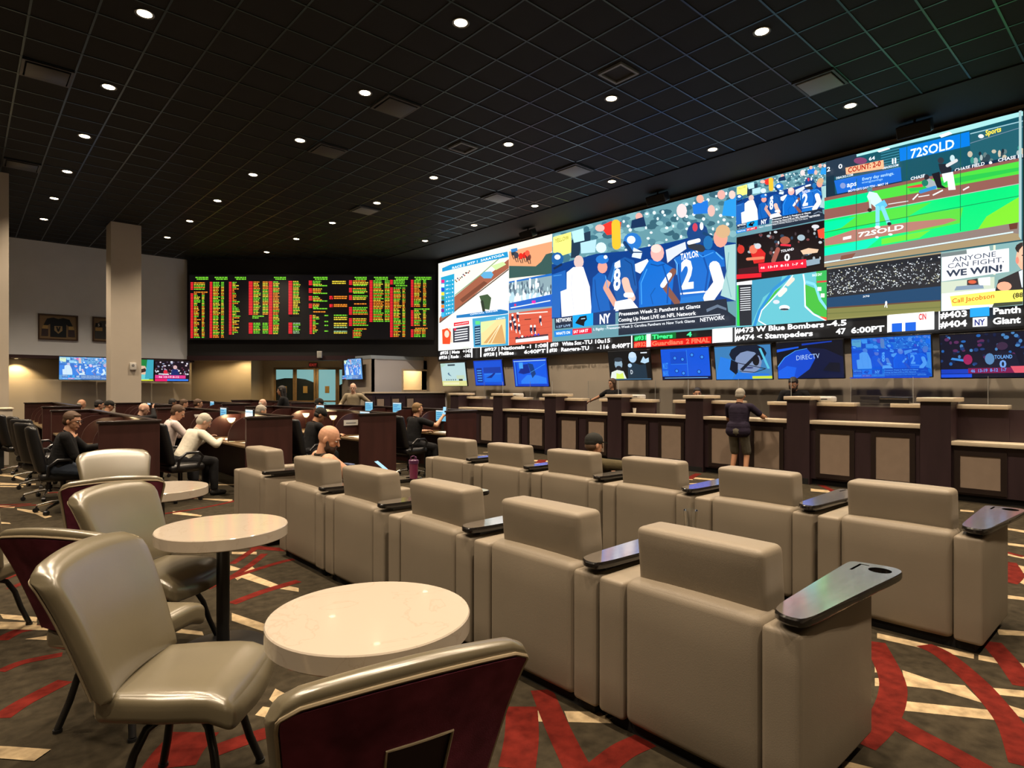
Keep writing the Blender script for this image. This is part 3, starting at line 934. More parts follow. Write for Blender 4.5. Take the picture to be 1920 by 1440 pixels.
def clip(pts):
    for ax, lim, sg in ((0, 0, 1), (0, 1, -1), (1, 0, 1), (1, 1, -1)):
        out = []
        n = len(pts)
        for i in range(n):
            a, b = pts[i], pts[(i + 1) % n]
            ia, ib = (a[ax] - lim) * sg >= -1e-9, (b[ax] - lim) * sg >= -1e-9
            if ia: out.append(a)
            if ia != ib:
                t = (lim - a[ax]) / (b[ax] - a[ax])
                out.append((a[0] + (b[0] - a[0]) * t, a[1] + (b[1] - a[1]) * t))
        pts = out
        if len(pts) < 3: return None
    return pts
def draw(pic, mb, place, step=.00006):
    "place(u, v, depth) gives the point on the screen face"
    dep = 0
    for pts, c in pic.items:
        q = clip(pts)
        if not q: continue
        a = sum(q[i][0] * q[(i + 1) % len(q)][1] - q[(i + 1) % len(q)][0] * q[i][1] for i in range(len(q)))
        if abs(a) < 1e-9: continue
        if a < 0: q.reverse()
        dep += step
        mb.c = c
        mb.add([place(u, v, dep) for u, v in q], [tuple(range(len(q)))])

# ------------------------------------------------------------------ the video wall
LX = 12.40
def led_uv(px0, px1, z0, z1):
    y0, y1 = onX(px0, 700, LX)[0], onX(px1, 700, LX)[0]
    return y0, y1, z0, z1
def mk(px0, px1, z0, z1, org, s_, bg):
    y0, y1 = onX(px0, 700, LX)[0], onX(px1, 700, LX)[0]
    def f(p):
        Y, z = onX(org[0] + p[0] / s_, org[1] + p[1] / s_, LX)
        return ((y0 - Y) / (y0 - y1), (z - z0) / (z1 - z0))
    pic = Pic(bg, f); pic.area = (y0, y1, z0, z1)
    return pic
Z0, Z1, Z2, Z3, ZB = 2.93, 3.90, 4.87, 5.985, 2.60
rp = random.Random(11)
# main picture: football sideline
fb = mk(1035.4, 1381, Z0, Z3, (1030, 340), 4.5, (92, 138, 148))
for k in range(150):
    x = rp.uniform(20, 1580); top = 465 - (x - 22) * .257
    y = top + rp.uniform(-10, 380)
    c = rp.choice([(60, 105, 120), (75, 120, 135), (120, 165, 172), (50, 90, 105)])
    fb.ell(x, y, rp.uniform(25, 50), rp.uniform(18, 34), c, 8)
for i in range(16):
    for j in range(7):
        x = 560 + i * 66 + (j % 2) * 30; y = 560 - (x - 22) * .257 - 70 + j * 52
        if x > 600 and rp.random() < .6: fb.ell(x + rp.uniform(-14, 14), y + rp.uniform(-12, 12), rp.uniform(9, 15), rp.uniform(10, 17), rp.choice([(235, 240, 240), (205, 222, 224)]), 8)
fb.poly([(35, 472), (185, 428), (192, 600), (110, 628), (35, 600)], (238, 238, 120)); fb.text('YELLOW', (52, 520), (168, 490), .035, (150, 140, 60))
fb.poly([(190, 500), (250, 450), (350, 420), (350, 520), (270, 560), (250, 640), (185, 650)], (30, 50, 70))
fb.poly([(190, 425), (290, 398), (300, 500), (210, 520)], (170, 215, 225)); fb.poly([(265, 520), (400, 490), (390, 600), (270, 610)], (165, 205, 215))
fb.ell(440, 560, 45, 45, (200, 220, 225)); fb.poly([(430, 380), (520, 338), (610, 345), (600, 440), (490, 455)], (225, 50, 40)); fb.ell(430, 395, 40, 30, (225, 170, 160))
fb.ell(760, 300, 30, 34, (225, 160, 150)); fb.poly([(700, 330), (800, 300), (820, 380), (690, 400)], (20, 45, 80))
fb.ell(1120, 250, 44, 60, (220, 200, 200)); fb.poly([(1210, 200), (1340, 160), (1350, 270), (1220, 280)], (30, 110, 200)); fb.ell(1275, 150, 32, 36, (215, 160, 140))
fb.ell(1370, 250, 32, 50, (210, 170, 160)); fb.poly([(1480, 170), (1578, 130), (1578, 300), (1460, 290)], (40, 140, 210)); fb.ell(1455, 115, 34, 40, (220, 160, 150)); fb.ell(1545, 115, 28, 36, (235, 190, 180))
fb.poly([(22, 700), (120, 690), (400, 612), (640, 590), (1000, 520), (1170, 480), (1578, 520), (1578, 1010), (22, 1160)], (10, 56, 124))
fb.poly([(1000, 690), (985, 580), (1150, 512), (1160, 570), (1060, 640)], (200, 206, 214)); fb.poly([(725, 700), (830, 655), (850, 690), (770, 780), (730, 760)], (215, 222, 228))
fb.line([(565, 360), (570, 540)], 74, (248, 178, 48))
fb.poly([(22, 790), (140, 750), (150, 910), (100, 1000), (95, 1150), (22, 1150)], (30, 92, 170)); fb.ell(72, 655, 52, 56, (28, 88, 150)); fb.ell(72, 640, 26, 22, (225, 230, 235)); fb.line([(40, 740), (110, 700)], 18, (20, 40, 70))
fb.ell(252, 680, 42, 55, (205, 178, 172)); fb.poly([(150, 770), (205, 725), (290, 722), (345, 890), (362, 1115), (108, 1145), (98, 930), (150, 910)], (228, 228, 233))
fb.poly([(370, 815), (420, 770), (480, 790), (500, 900), (505, 1000), (520, 1105), (355, 1125)], (18, 88, 168)); fb.ell(452, 725, 42, 52, (232, 150, 135)); fb.ell(450, 660, 55, 38, (35, 110, 190)); fb.ell(478, 640, 16, 16, (240, 240, 245))
fb.line([(500, 850), (480, 900), (560, 1040)], 46, (205, 150, 130)); fb.poly([(540, 690), (640, 640), (720, 670), (745, 900), (700, 1010), (580, 1030), (530, 860), (490, 830)], (22, 80, 150))
fb.text('8', (545, 925), (605, 905), .17, (235, 238, 242), .03); fb.poly([(556, 690), (600, 665), (605, 725), (550, 740)], (230, 233, 238))
fb.line([(645, 840), (660, 900), (700, 985)], 62, (226, 178, 160)); fb.line([(650, 960), (700, 960)], 40, (240, 242, 245)); fb.poly([(560, 1015), (690, 990), (755, 1070), (545, 1100)], (235, 236, 240))
fb.ell(705, 510, 78, 76, (36, 108, 186)); fb.ell(695, 495, 36, 34, (238, 240, 242)); fb.poly([(715, 560), (790, 595), (775, 655), (700, 640)], (205, 222, 235)); fb.line([(640, 520), (700, 600)], 30, (20, 55, 100)); fb.line([(700, 600), (790, 600)], 10, (20, 50, 90))
fb.poly([(850, 660), (960, 680), (1060, 740), (1045, 900), (1030, 1040), (762, 1070), (758, 850), (800, 745)], (8, 98, 188)); fb.ell(915, 605, 57, 74, (244, 166, 158)); fb.ell(905, 570, 45, 36, (250, 200, 190))
fb.line([(1050, 760), (975, 880), (1085, 1030)], 52, (122, 78, 66)); fb.line([(1020, 790), (960, 880)], 40, (225, 225, 230))
fb.poly([(1060, 650), (1200, 585), (1390, 580), (1480, 650), (1485, 720), (1380, 730), (1340, 920), (1335, 985), (1115, 1010), (1085, 800)], (20, 98, 184))
fb.poly([(1115, 985), (1335, 950), (1410, 1000), (1100, 1055)], (30, 110, 190)); fb.line([(1110, 950), (1330, 930)], 14, (235, 235, 240))
fb.text('2', (1116, 905), (1222, 892), .205, (226, 226, 232), .04); fb.text('TAYLOR', (1112, 665), (1265, 635), .045, (235, 235, 240), .03)
fb.line([(1400, 720), (1440, 860), (1350, 985)], 94, (226, 228, 234)); fb.line([(1200, 540), (1290, 570)], 60, (45, 50, 60))
fb.ell(1255, 440, 90, 95, (24, 62, 118)); fb.ell(1235, 390, 22, 36, (190, 60, 80)); fb.ell(1290, 380, 16, 34, (230, 232, 236)); fb.line([(1185, 520), (1265, 500)], 34, (226, 228, 232)); fb.line([(1310, 440), (1375, 470)], 26, (20, 60, 100)); fb.ell(1345, 520, 40, 60, (30, 100, 160))
fb.poly([(1480, 545), (1578, 530), (1578, 1010), (1450, 965), (1500, 760)], (152, 190, 190)); fb.ell(1450, 480, 60, 80, (222, 150, 130)); fb.ell(1470, 425, 62, 58, (196, 160, 120))
for pts, w__, c in (([(1095, 700), (1110, 860), (1130, 960)], 10, (10, 66, 140)), ([(1300, 620), (1345, 760), (1320, 930)], 14, (12, 72, 150)), ([(1240, 600), (1300, 640), (1390, 600)], 8, (60, 140, 215)), ([(1410, 600), (1470, 660)], 10, (90, 165, 225)),
                   ([(1060, 660), (1085, 700), (1080, 790)], 8, (100, 170, 225)), ([(830, 740), (780, 860), (785, 1040)], 8, (60, 145, 220)), ([(960, 700), (1010, 860), (1000, 1030)], 12, (4, 74, 152)), ([(860, 700), (920, 715), (980, 700)], 9, (4, 66, 140)),
                   ([(900, 900), (860, 960), (880, 1040)], 8, (4, 80, 160)), ([(640, 660), (700, 700), (730, 880)], 8, (12, 56, 116)), ([(560, 720), (530, 850)], 8, (70, 145, 210)), ([(390, 830), (400, 960), (430, 1090)], 7, (12, 64, 132)), ([(480, 800), (498, 900)], 6, (70, 150, 215)),
                   ([(200, 780), (190, 900), (215, 1100)], 6, (200, 202, 212)), ([(290, 760), (300, 900), (300, 1090)], 8, (208, 210, 218)), ([(40, 800), (110, 790)], 6, (70, 140, 205)), ([(1520, 600), (1500, 800), (1540, 980)], 8, (120, 165, 170))):
    fb.line(pts, w__, c)
fb.poly([(590, 1085), (1500, 992), (1515, 1100), (1578, 1150), (1578, 1215), (590, 1300)], (28, 38, 54))
fb.poly([(1330, 1080), (1425, 1040), (1500, 1070), (1500, 1090), (1425, 1065), (1335, 1105)], (90, 105, 125))
fb.text('Preseason Week 2: Panthers at Giants', (600, 1138), (1280, 1068), .028, (238, 240, 244)); fb.text('Coming Up Next LIVE on NFL Network', (600, 1188), (1250, 1128), .028, (238, 240, 244))
fb.line([(500, 1222), (1460, 1125)], 7, (200, 205, 212)); fb.text('L Bigsby - Preseason Week 2: Carolina Panthers vs New York Giants', (400, 1262), (1245, 1190), .02, (215, 220, 226)); fb.text('NETWORK', (1300, 1190), (1508, 1168), .028, (225, 228, 234))
fb.poly([(75, 1160), (225, 1140), (228, 1235), (80, 1250)], (22, 36, 58)); fb.text('NETWORK', (88, 1195), (218, 1182), .034, (235, 238, 242)); fb.text('1:27 LIVE', (88, 1240), (210, 1225), .018, (150, 180, 215))
fb.poly([(230, 1135), (402, 1115), (402, 1218), (232, 1240)], (10, 150, 222)); fb.poly([(250, 1200), (290, 1145), (345, 1135), (350, 1170), (330, 1190), (325, 1225), (290, 1215)], (8, 12, 22)); fb.line([(300, 1165), (335, 1160)], 6, (180, 215, 235))
fb.poly([(402, 1115), (590, 1085), (590, 1210), (402, 1218)], (18, 52, 105)); fb.text('NY', (455, 1205), (548, 1195), .075, (226, 230, 236), .04)
fb.poly([(72, 1265), (228, 1250), (228, 1300), (75, 1318)], (24, 120, 200)); fb.text("WHAT'S ON", (90, 1300), (208, 1288), .024, (240, 242, 246)); fb.poly([(230, 1250), (390, 1238), (392, 1282), (230, 1300)], (214, 22, 52)); fb.text('SAT 1AM ET', (238, 1286), (362, 1272), .024, (240, 242, 246))

# racetrack with horses on the turf course
ra = mk(822, 954, Z1, Z3, (810, 430), 5.76, (226, 224, 212))
ra.poly([(85, 400), (830, 210), (830, 320), (500, 480), (250, 700), (240, 480), (90, 500)], (232, 226, 208))
ra.poly([(240, 730), (520, 500), (640, 470), (830, 320), (830, 420), (640, 560), (540, 640), (260, 880), (80, 1010), (80, 960)], (150, 88, 66)); ra.poly([(300, 760), (560, 560), (600, 580), (330, 790)], (112, 66, 50))
ra.line([(245, 715), (520, 495), (720, 320)], 10, (120, 150, 110)); ra.line([(80, 1010), (830, 430)], 12, (90, 70, 60))
ra.poly([(180, 1000), (830, 440), (832, 880), (700, 880), (420, 960)], (230, 228, 222)); ra.poly([(510, 720), (600, 700), (640, 740), (620, 870), (560, 860)], (60, 82, 56)); ra.line([(540, 780), (560, 880)], 30, (40, 50, 40))
ra.poly([(525, 500), (560, 460), (640, 455), (665, 490), (640, 530), (560, 530)], (90, 160, 200)); ra.poly([(640, 395), (770, 350), (800, 380), (690, 440)], (190, 225, 150))
ra.poly([(110, 420), (200, 380), (815, 240), (825, 300), (620, 340), (110, 460)], (32, 138, 190)); ra.text('RACE 2  MTP 1  SARATOGA', (220, 430), (780, 285), .035, (235, 245, 250))
for k in range(12): ra.ell(255 + k * 14 + rp.uniform(-4, 4), 560 - k * 9 + rp.uniform(-18, 18), 9, 9, rp.choice([(60, 40, 90), (150, 50, 50), (40, 40, 50), (120, 90, 70)]), 6)
ra.poly([(100, 520), (245, 480), (245, 900), (110, 960)], (34, 150, 190))
for k, c in enumerate([(210, 30, 120), (235, 235, 235), (30, 70, 190), (220, 200, 60), (70, 140, 90), (35, 35, 40), (230, 120, 40), (120, 30, 130), (70, 170, 220)]):
    ra.rect(105, 545 + k * 45, 138, 580 + k * 45, c); ra.text('%d-1' % (3 + k * 2), (150, 570 + k * 44), (232, 556 + k * 43), .018, (235, 245, 250))
ra.poly([(270, 930), (745, 865), (830, 880), (830, 915), (270, 960)], (24, 110, 170)); ra.text('OFFICIAL ORDER', (420, 930), (720, 885), .02, (230, 240, 250))
# lower pair: presenter panel, harness track
rb = mk(822, 954, Z0, Z1, (810, 430), 5.76, (236, 236, 228))
rb.poly([(105, 1080), (200, 1065), (225, 1220), (110, 1240)], (235, 190, 165)); rb.poly([(110, 1085), (165, 1065), (205, 1110), (195, 1240), (115, 1240)], (228, 70, 36)); rb.ell(160, 1130, 26, 40, (246, 200, 176)); rb.poly([(225, 1070), (405, 1040), (405, 1210), (228, 1225)], (44, 48, 60))
for k in range(5): rb.line([(245, 1092 + k * 27), (385, 1074 + k * 26)], 11, (225, 228, 232))
rb.poly([(235, 1010), (400, 988), (400, 1025), (235, 1048)], (208, 24, 46)); rb.text('HANDICAPPING', (248, 1036), (390, 1012), .035, (245, 235, 235)); rb.ell(252, 1082, 14, 14, (220, 30, 70)); rb.text('equibase', (335, 1285), (405, 1278), .03, (90, 140, 90))
rb.poly([(440, 965), (832, 915), (832, 1260), (455, 1275)], (60, 150, 190)); rb.poly([(530, 1000), (800, 965), (800, 1235), (535, 1250)], (220, 200, 140)); rb.poly([(560, 1230), (720, 1040), (760, 1030), (800, 1235)], (196, 150, 92)); rb.line([(640, 1240), (745, 1030)], 10, (230, 205, 160)); rb.line([(600, 1240), (735, 1035)], 8, (235, 215, 175)); rb.poly([(530, 1000), (700, 985), (560, 1110), (530, 1120)], (200, 210, 150))
rb.text('8 MINUTES', (700, 975), (795, 958), .04, (230, 245, 250)); rb.poly([(465, 1050), (528, 1040), (530, 1250), (470, 1255)], (22, 60, 90))
for k in range(7): rb.line([(472, 1075 + k * 26), (524, 1068 + k * 26)], 7, (170, 210, 225))
rb.rect(475, 990, 524, 1030, (90, 200, 120))
# second column
h1 = mk(954, 1035.4, Z2, Z3, (810, 430), 5.76, (232, 220, 205))
h1.poly([(832, 240), (1300, 130), (1300, 230), (1150, 400), (832, 400)], (214, 150, 108)); h1.poly([(832, 395), (1120, 400), (1180, 350), (1230, 270), (1300, 250), (1300, 480), (832, 530)], (52, 82, 78))
for x, y, c in ((880, 250, (40, 50, 60)), (910, 280, (60, 60, 70)), (960, 290, (214, 40, 30)), (1005, 280, (200, 36, 30)), (1045, 300, (110, 60, 50)), (1030, 260, (230, 80, 60))): h1.ell(x, y, 26, 34, c); h1.line([(x - 20, y + 20), (x + 5, y + 75)], 8, (60, 40, 40)); h1.line([(x + 14, y + 20), (x + 20, y + 75)], 8, (60, 40, 40))
h1.poly([(850, 215), (920, 200), (925, 235), (860, 250)], (50, 120, 180))
h2 = mk(954, 1035.4, Z1, Z2, (810, 430), 5.76, (128, 152, 160))
for k in range(70): h2.line([(rp.uniform(835, 1300), rp.uniform(560, 680)), ] + [(rp.uniform(835, 1300), rp.uniform(560, 680))][:0] + [(rp.uniform(835, 1300), 0)][:0] or [(0, 0)], 1, (0, 0, 0)) if False else h2.ell(rp.uniform(835, 1300), rp.uniform(570, 700), 8, 26, rp.choice([(225, 235, 238), (60, 80, 100), (180, 205, 210), (90, 110, 125)]), 6)
for k in range(26): h2.ell(835 + k * 18, 740 + rp.uniform(-25, 25), 20, 45, rp.choice([(240, 240, 240), (225, 230, 235), (170, 200, 210)]), 8)
h2.poly([(832, 800), (1300, 700), (1300, 830), (832, 875)], (30, 90, 180)); h2.poly([(832, 540), (1300, 470), (1300, 500), (832, 580)], (30, 100, 180)); h2.line([(850, 850), (1280, 770)], 10, (220, 235, 245)); h2.rect(1080, 770, 1120, 800, (220, 40, 160)); h2.rect(890, 805, 910, 830, (220, 40, 90))
for x in (905, 1060, 1130): h2.line([(x, 530), (x, 640)], 20, (225, 232, 236))
h3 = mk(954, 1035.4, Z0, Z1, (810, 430), 5.76, (196, 84, 62))
for k in range(6): h3.line([(832, 940 + k * 60), (1300, 870 + k * 60)], 3, (168, 66, 50))
for x, y in ((870, 960), (890, 1010), (925, 940), (940, 1070), (900, 1060), (1070, 1080), (1110, 1080), (1170, 980), (850, 1030)): h3.ell(x, y, 14, 38, (40, 34, 60)); h3.ell(x, y - 34, 12, 14, (235, 225, 220)); h3.line([(x + 6, y + 20), (x + 12, y + 60)], 9, (235, 230, 228))
h3.line([(1000, 975), (1070, 970)], 10, (80, 44, 40)); h3.poly([(905, 1190), (1255, 1150), (1258, 1190), (905, 1225)], (240, 238, 232)); h3.line([(930, 915), (1250, 890)], 12, (235, 210, 200)); h3.poly([(900, 1165), (1255, 1130), (1255, 1150), (900, 1190)], (70, 40, 50))
for k in range(7): h3.ell(940 + k * 35, 1160 - k * 4, 12, 12, rp.choice([(240, 240, 240), (200, 60, 60), (60, 60, 180)]), 8)
# fourth column: copy of the football, basketball, motor race
b1 = mk(1381, 1550, Z1, Z2, (1370, 300), 4.114, (20, 12, 16))
for k in range(60): b1.ell(rp.uniform(50, 735), rp.uniform(520, 760) - 0, rp.uniform(6, 16), rp.uniform(8, 16), rp.choice([(150, 160, 165), (60, 50, 55), (110, 60, 60), (40, 60, 80), (180, 185, 190)]), 7)
b1.poly([(150, 700), (230, 680), (270, 720), (260, 790), (180, 800)], (196, 34, 34)); b1.ell(175, 690, 32, 34, (214, 110, 84)); b1.line([(130, 765), (250, 755)], 22, (214, 120, 90)); b1.ell(210, 665, 26, 22, (190, 195, 200))
b1.poly([(340, 690), (400, 650), (480, 640), (540, 700), (540, 780), (345, 800)], (24, 14, 20)); b1.ell(420, 620, 40, 30, (150, 80, 60)); b1.line([(385, 655), (465, 660)], 16, (214, 40, 60)); b1.line([(365, 690), (330, 780)], 34, (150, 80, 70)); b1.text('TOLAND', (388, 715), (488, 695), .05, (235, 235, 240)); b1.text('0', (415, 780), (458, 775), .14, (240, 240, 245), .03)
b1.poly([(540, 700), (600, 680), (680, 690), (670, 715), (560, 730)], (214, 180, 150)); b1.poly([(670, 540), (735, 520), (735, 610), (680, 600)], (212, 74, 50)); b1.ell(655, 515, 30, 16, (200, 200, 205)); b1.ell(545, 600, 30, 24, (150, 170, 180)); b1.ell(80, 690, 28, 34, (190, 50, 40))
b1.poly([(215, 800), (585, 765), (585, 830), (220, 868)], (214, 26, 52)); b1.poly([(60, 840), (215, 820), (215, 868), (60, 885)], (60, 16, 26)); b1.text('46  13-19  8-12  1-7  4', (232, 842), (560, 806), .045, (250, 240, 240)); b1.poly([(585, 775), (690, 760), (690, 800), (590, 820)], (130, 150, 165)); b1.poly([(48, 885), (240, 872), (240, 905), (48, 920)], (206, 24, 40))
b2 = mk(1381, 1550, Z0, Z1, (1370, 300), 4.114, (92, 176, 188))
b2.poly([(160, 930), (400, 890), (380, 960), (250, 1060), (190, 1200), (160, 1280)], (60, 140, 170)); b2.poly([(50, 940), (165, 935), (160, 1000), (50, 1000)], (40, 160, 90)); b2.line([(560, 880), (570, 940), (575, 1130), (640, 1190), (740, 1240)], 12, (225, 238, 240)); b2.poly([(575, 960), (650, 990), (700, 1100), (745, 1160), (745, 1230), (640, 1180), (580, 1120)], (64, 170, 60))
b2.line([(580, 940), (650, 960), (690, 1080), (745, 1150)], 20, (120, 200, 230)); b2.poly([(660, 850), (745, 845), (745, 1140), (700, 1070), (660, 960)], (50, 165, 80)); b2.line([(450, 900), (330, 1000), (220, 1170), (180, 1290)], 22, (40, 130, 190)); b2.line([(480, 890), (400, 990), (240, 1160), (215, 1240), (300, 1290)], 8, (235, 240, 240))
b2.poly([(345, 1010), (400, 970), (300, 1090), (250, 1140)], (64, 170, 60)); b2.line([(440, 960), (480, 920)], 30, (214, 205, 190)); b2.line([(380, 1040), (420, 1000)], 34, (230, 225, 205))
b2.ell(415, 1140, 42, 22, (215, 218, 220)); b2.ell(352, 1095, 26, 16, (200, 205, 212)); b2.ell(415, 1152, 36, 8, (40, 50, 60), 8); b2.poly([(680, 1205), (745, 1215), (745, 1240)], (225, 80, 50))
b2.poly([(48, 925), (165, 918), (165, 960), (48, 966)], (235, 236, 238)); b2.poly([(60, 965), (163, 960), (163, 1275), (66, 1280)], (34, 38, 46)); b2.poly([(48, 966), (60, 965), (70, 1280), (48, 1280)], (40, 190, 70))
for k in range(11): b2.line([(74, 990 + k * 17), (154, 984 + k * 17)], 6, (220, 225, 230))
b2.poly([(665, 935), (745, 928), (745, 942), (665, 948)], (200, 60, 60)); b2.rect(670, 980, 700, 1010, (225, 235, 225)); b2.rect(695, 1030, 725, 1060, (235, 235, 215)); b2.text('RACE DAY', (630, 900), (705, 890), .05, (230, 240, 240))
# right: ball game
g = mk(1550, 1918, Z1 + .04, Z3, (1540, 200), 4.8, (18, 74, 88))
g.poly([(45, 520), (800, 330), (1340, 210), (1820, 80), (1820, 40), (45, 470)], (150, 205, 205)); g.poly([(1060, 260), (1150, 225), (1180, 245), (1080, 280)], (245, 250, 250)); g.poly([(500, 400), (600, 370), (620, 380), (520, 412)], (240, 248, 248))
g.poly([(1340, 240), (1820, 120), (1820, 480), (1340, 560)], (30, 84, 96)); g.line([(1340, 245), (1820, 128)], 9, (140, 180, 190)); g.line([(1340, 330), (1820, 180)], 5, (110, 130, 150))
for k in range(24): x = rp.uniform(1280, 1810); g.ell(x, 520 - (x - 1280) * .13 + rp.uniform(-90, 10), rp.uniform(12, 24), rp.uniform(18, 34), rp.choice([(40, 60, 70), (150, 165, 165), (90, 110, 112), (50, 130, 120), (25, 40, 52), (180, 170, 150)]), 8)
g.line([(1210, 582), (1800, 452)], 46, (14, 36, 60)); g.text('CHASE FIELD', (1200, 590), (1470, 525), .025, (225, 232, 238)); g.text('CHASE FIELD', (1590, 500), (1900, 440), .025, (225, 232, 238)); g.text('CHASE', (805, 665), (935, 635), .025, (225, 232, 238)); g.ell(1525, 508, 15, 15, (215, 222, 230))
g.text('Sports', (1480, 265), (1620, 225), .04, (236, 214, 70), .03); g.ell(1440, 270, 26, 18, (220, 220, 228))
for k in range(8): g.line([(540, 420 + k * 24), (705, 380 + k * 24)], 6, (60, 130, 150))
g.poly([(705, 380), (1335, 228), (1340, 356), (712, 496)], (6, 112, 204)); g.text('72SOLD', (805, 470), (1200, 375), .075, (214, 236, 250))
g.poly([(45, 480), (320, 430), (340, 600), (45, 650)], (34, 50, 66)); g.poly([(45, 640), (120, 620), (130, 800), (45, 830)], (20, 44, 60))
g.poly([(120, 670), (718, 548), (728, 690), (150, 792)], (24, 96, 192)); g.text('aps', (235, 730), (325, 712), .045, (214, 226, 240)); g.ell(200, 715, 26, 26, (120, 140, 190)); g.text('Every day savings.', (375, 672), (660, 615), .026, (160, 200, 235)); g.text('energysavings', (375, 700), (560, 665), .018, (130, 180, 225))
g.line([(130, 815), (730, 695)], 34, (16, 40, 62)); g.text("MOTHER'S DAY 7TH - MAY 14", (255, 780), (610, 708), .02, (222, 230, 238)); g.text('DBACKS.COM', (565, 575), (705, 545), .02, (222, 230, 238)); g.text('DBACKS.COM', (150, 665), (300, 632), .02, (222, 230, 238))
g.poly([(235, 562), (575, 492), (580, 570), (240, 622)], (246, 172, 132)); g.text('COUNT: 2-0', (258, 608), (552, 545), .045, (150, 36, 24), .03); g.text('2', (68, 598), (100, 590), .04, (235, 240, 245)); g.text('0', (172, 572), (208, 566), .04, (235, 240, 245)); g.line([(660, 480), (660, 530)], 14, (225, 232, 240)); g.line([(684, 475), (684, 525)], 14, (225, 232, 240)); g.text('64', (445, 500), (500, 488), .03, (225, 232, 240)); g.ell(370, 500, 60, 30, (120, 60, 96))
g.poly([(45, 832), (1800, 478), (1800, 510), (45, 866)], (128, 82, 74)); g.poly([(45, 862), (1800, 506), (1800, 625), (45, 940)], (72, 198, 60)); g.poly([(45, 862), (500, 770), (420, 872), (45, 935)], (0, 204, 130)); g.poly([(800, 750), (1300, 640), (1800, 560), (1800, 590), (1300, 690), (820, 780)], (40, 180, 70))
g.poly([(45, 938), (1790, 622), (1790, 712), (45, 1032)], (132, 84, 76)); g.poly([(780, 735), (930, 705), (930, 735), (800, 745)], (200, 60, 60)); g.line([(45, 1030), (1790, 708)], 6, (170, 175, 170))
g.poly([(45, 1032), (1790, 712), (1790, 1052), (45, 1352)], (4, 210, 112)); g.poly([(300, 990), (1010, 870), (780, 1010), (200, 1110), (60, 1140)], (74, 200, 60)) ; g.poly([(45, 1052), (330, 1000), (200, 1100), (45, 1140)], (0, 214, 150)); g.poly([(1500, 1000), (1800, 820), (1790, 1050), (1420, 1120)], (116, 208, 44)); g.poly([(800, 1000), (1290, 920), (1260, 1060), (800, 1150)], (84, 196, 60)); g.poly([(45, 1280), (560, 1180), (420, 1290), (45, 1352)], (0, 218, 170)); g.poly([(560, 1200), (1000, 1120), (900, 1190), (560, 1250)], (100, 206, 56))
g.poly([(50, 1200), (300, 1120), (800, 1050), (1180, 1015), (1240, 1030), (1120, 1070), (800, 1135), (300, 1225), (50, 1262)], (164, 112, 100)); g.text('72SOLD', (350, 1185), (760, 1110), .04, (226, 232, 226), .03); g.poly([(215, 1185), (290, 1168), (290, 1195), (215, 1210)], (224, 230, 226)); g.ell(520, 1185, 16, 10, (224, 230, 226)); g.ell(640, 1160, 20, 10, (224, 230, 226))
g.ell(455, 760, 24, 26, (70, 120, 130)); g.poly([(430, 820), (450, 775), (520, 790), (560, 850), (580, 900), (510, 920), (450, 870)], (190, 220, 214)); g.line([(455, 850), (462, 930)], 18, (180, 205, 200)); g.ell(455, 942, 20, 18, (50, 34, 30)); g.poly([(500, 900), (585, 850), (615, 900), (560, 950)], (90, 180, 216)); g.line([(525, 920), (525, 1080)], 36, (116, 198, 220)); g.line([(570, 920), (625, 1060)], 36, (116, 198, 220)); g.ell(525, 1095, 26, 14, (215, 230, 235)); g.ell(630, 1065, 20, 16, (30, 36, 44))
g.ell(1092, 500, 28, 28, (46, 50, 58)); g.poly([(1070, 530), (1150, 530), (1190, 570), (1180, 620), (1100, 630), (1080, 580)], (30, 34, 44)); g.line([(1150, 545), (1230, 500)], 30, (200, 200, 200)); g.poly([(1100, 620), (1200, 600), (1225, 760), (1160, 765), (1150, 680), (1120, 700)], (216, 226, 226)); g.ell(1195, 480, 22, 30, (180, 205, 210))
g.ell(965, 650, 24, 26, (40, 36, 44)); g.poly([(930, 690), (990, 660), (1060, 700), (1060, 760), (960, 740)], (150, 160, 165)); g.ell(950, 700, 30, 30, (30, 110, 90)); g.line([(910, 780), (1040, 740)], 30, (50, 130, 190)); g.poly([(1010, 620), (1080, 600), (1100, 720), (1150, 750), (1060, 745)], (24, 22, 30)); g.line([(840, 850), (890, 800)], 12, (216, 226, 224)); g.line([(890, 825), (990, 808)], 8, (216, 226, 224)); g.line([(1020, 810), (1110, 765)], 12, (216, 226, 224)); g.line([(1290, 765), (1345, 735)], 12, (216, 226, 224)); g.line([(620, 890), (800, 862)], 8, (200, 205, 205))
for x, a, b in ((337, 660, 1300), (788, 360, 1215), (1268, 245, 1130)): g.line([(x, a), (x - 2, b)], 5, (30, 90, 40) if False else (24, 84, 60))
g.line([(45, 1142), (1790, 818)], 5, (20, 110, 60))
g.poly([(45, 1352), (1790, 1052), (1822, 1180), (1822, 1240), (45, 1440)], (128, 112, 106)); g.line([(45, 1412), (1740, 1140)], 12, (196, 226, 232)); g.poly([(45, 1425), (1740, 1150), (1822, 1160), (1822, 1240), (45, 1460)], (150, 132, 100)); g.poly([(200, 1350), (330, 1325), (300, 1370), (190, 1390)], (120, 74, 60)); g.poly([(1700, 1070), (1780, 1055), (1775, 1110), (1710, 1120)], (96, 50, 40))
g.poly([(1790, 60), (1830, 50), (1830, 1240), (1790, 1180)], (150, 180, 182))
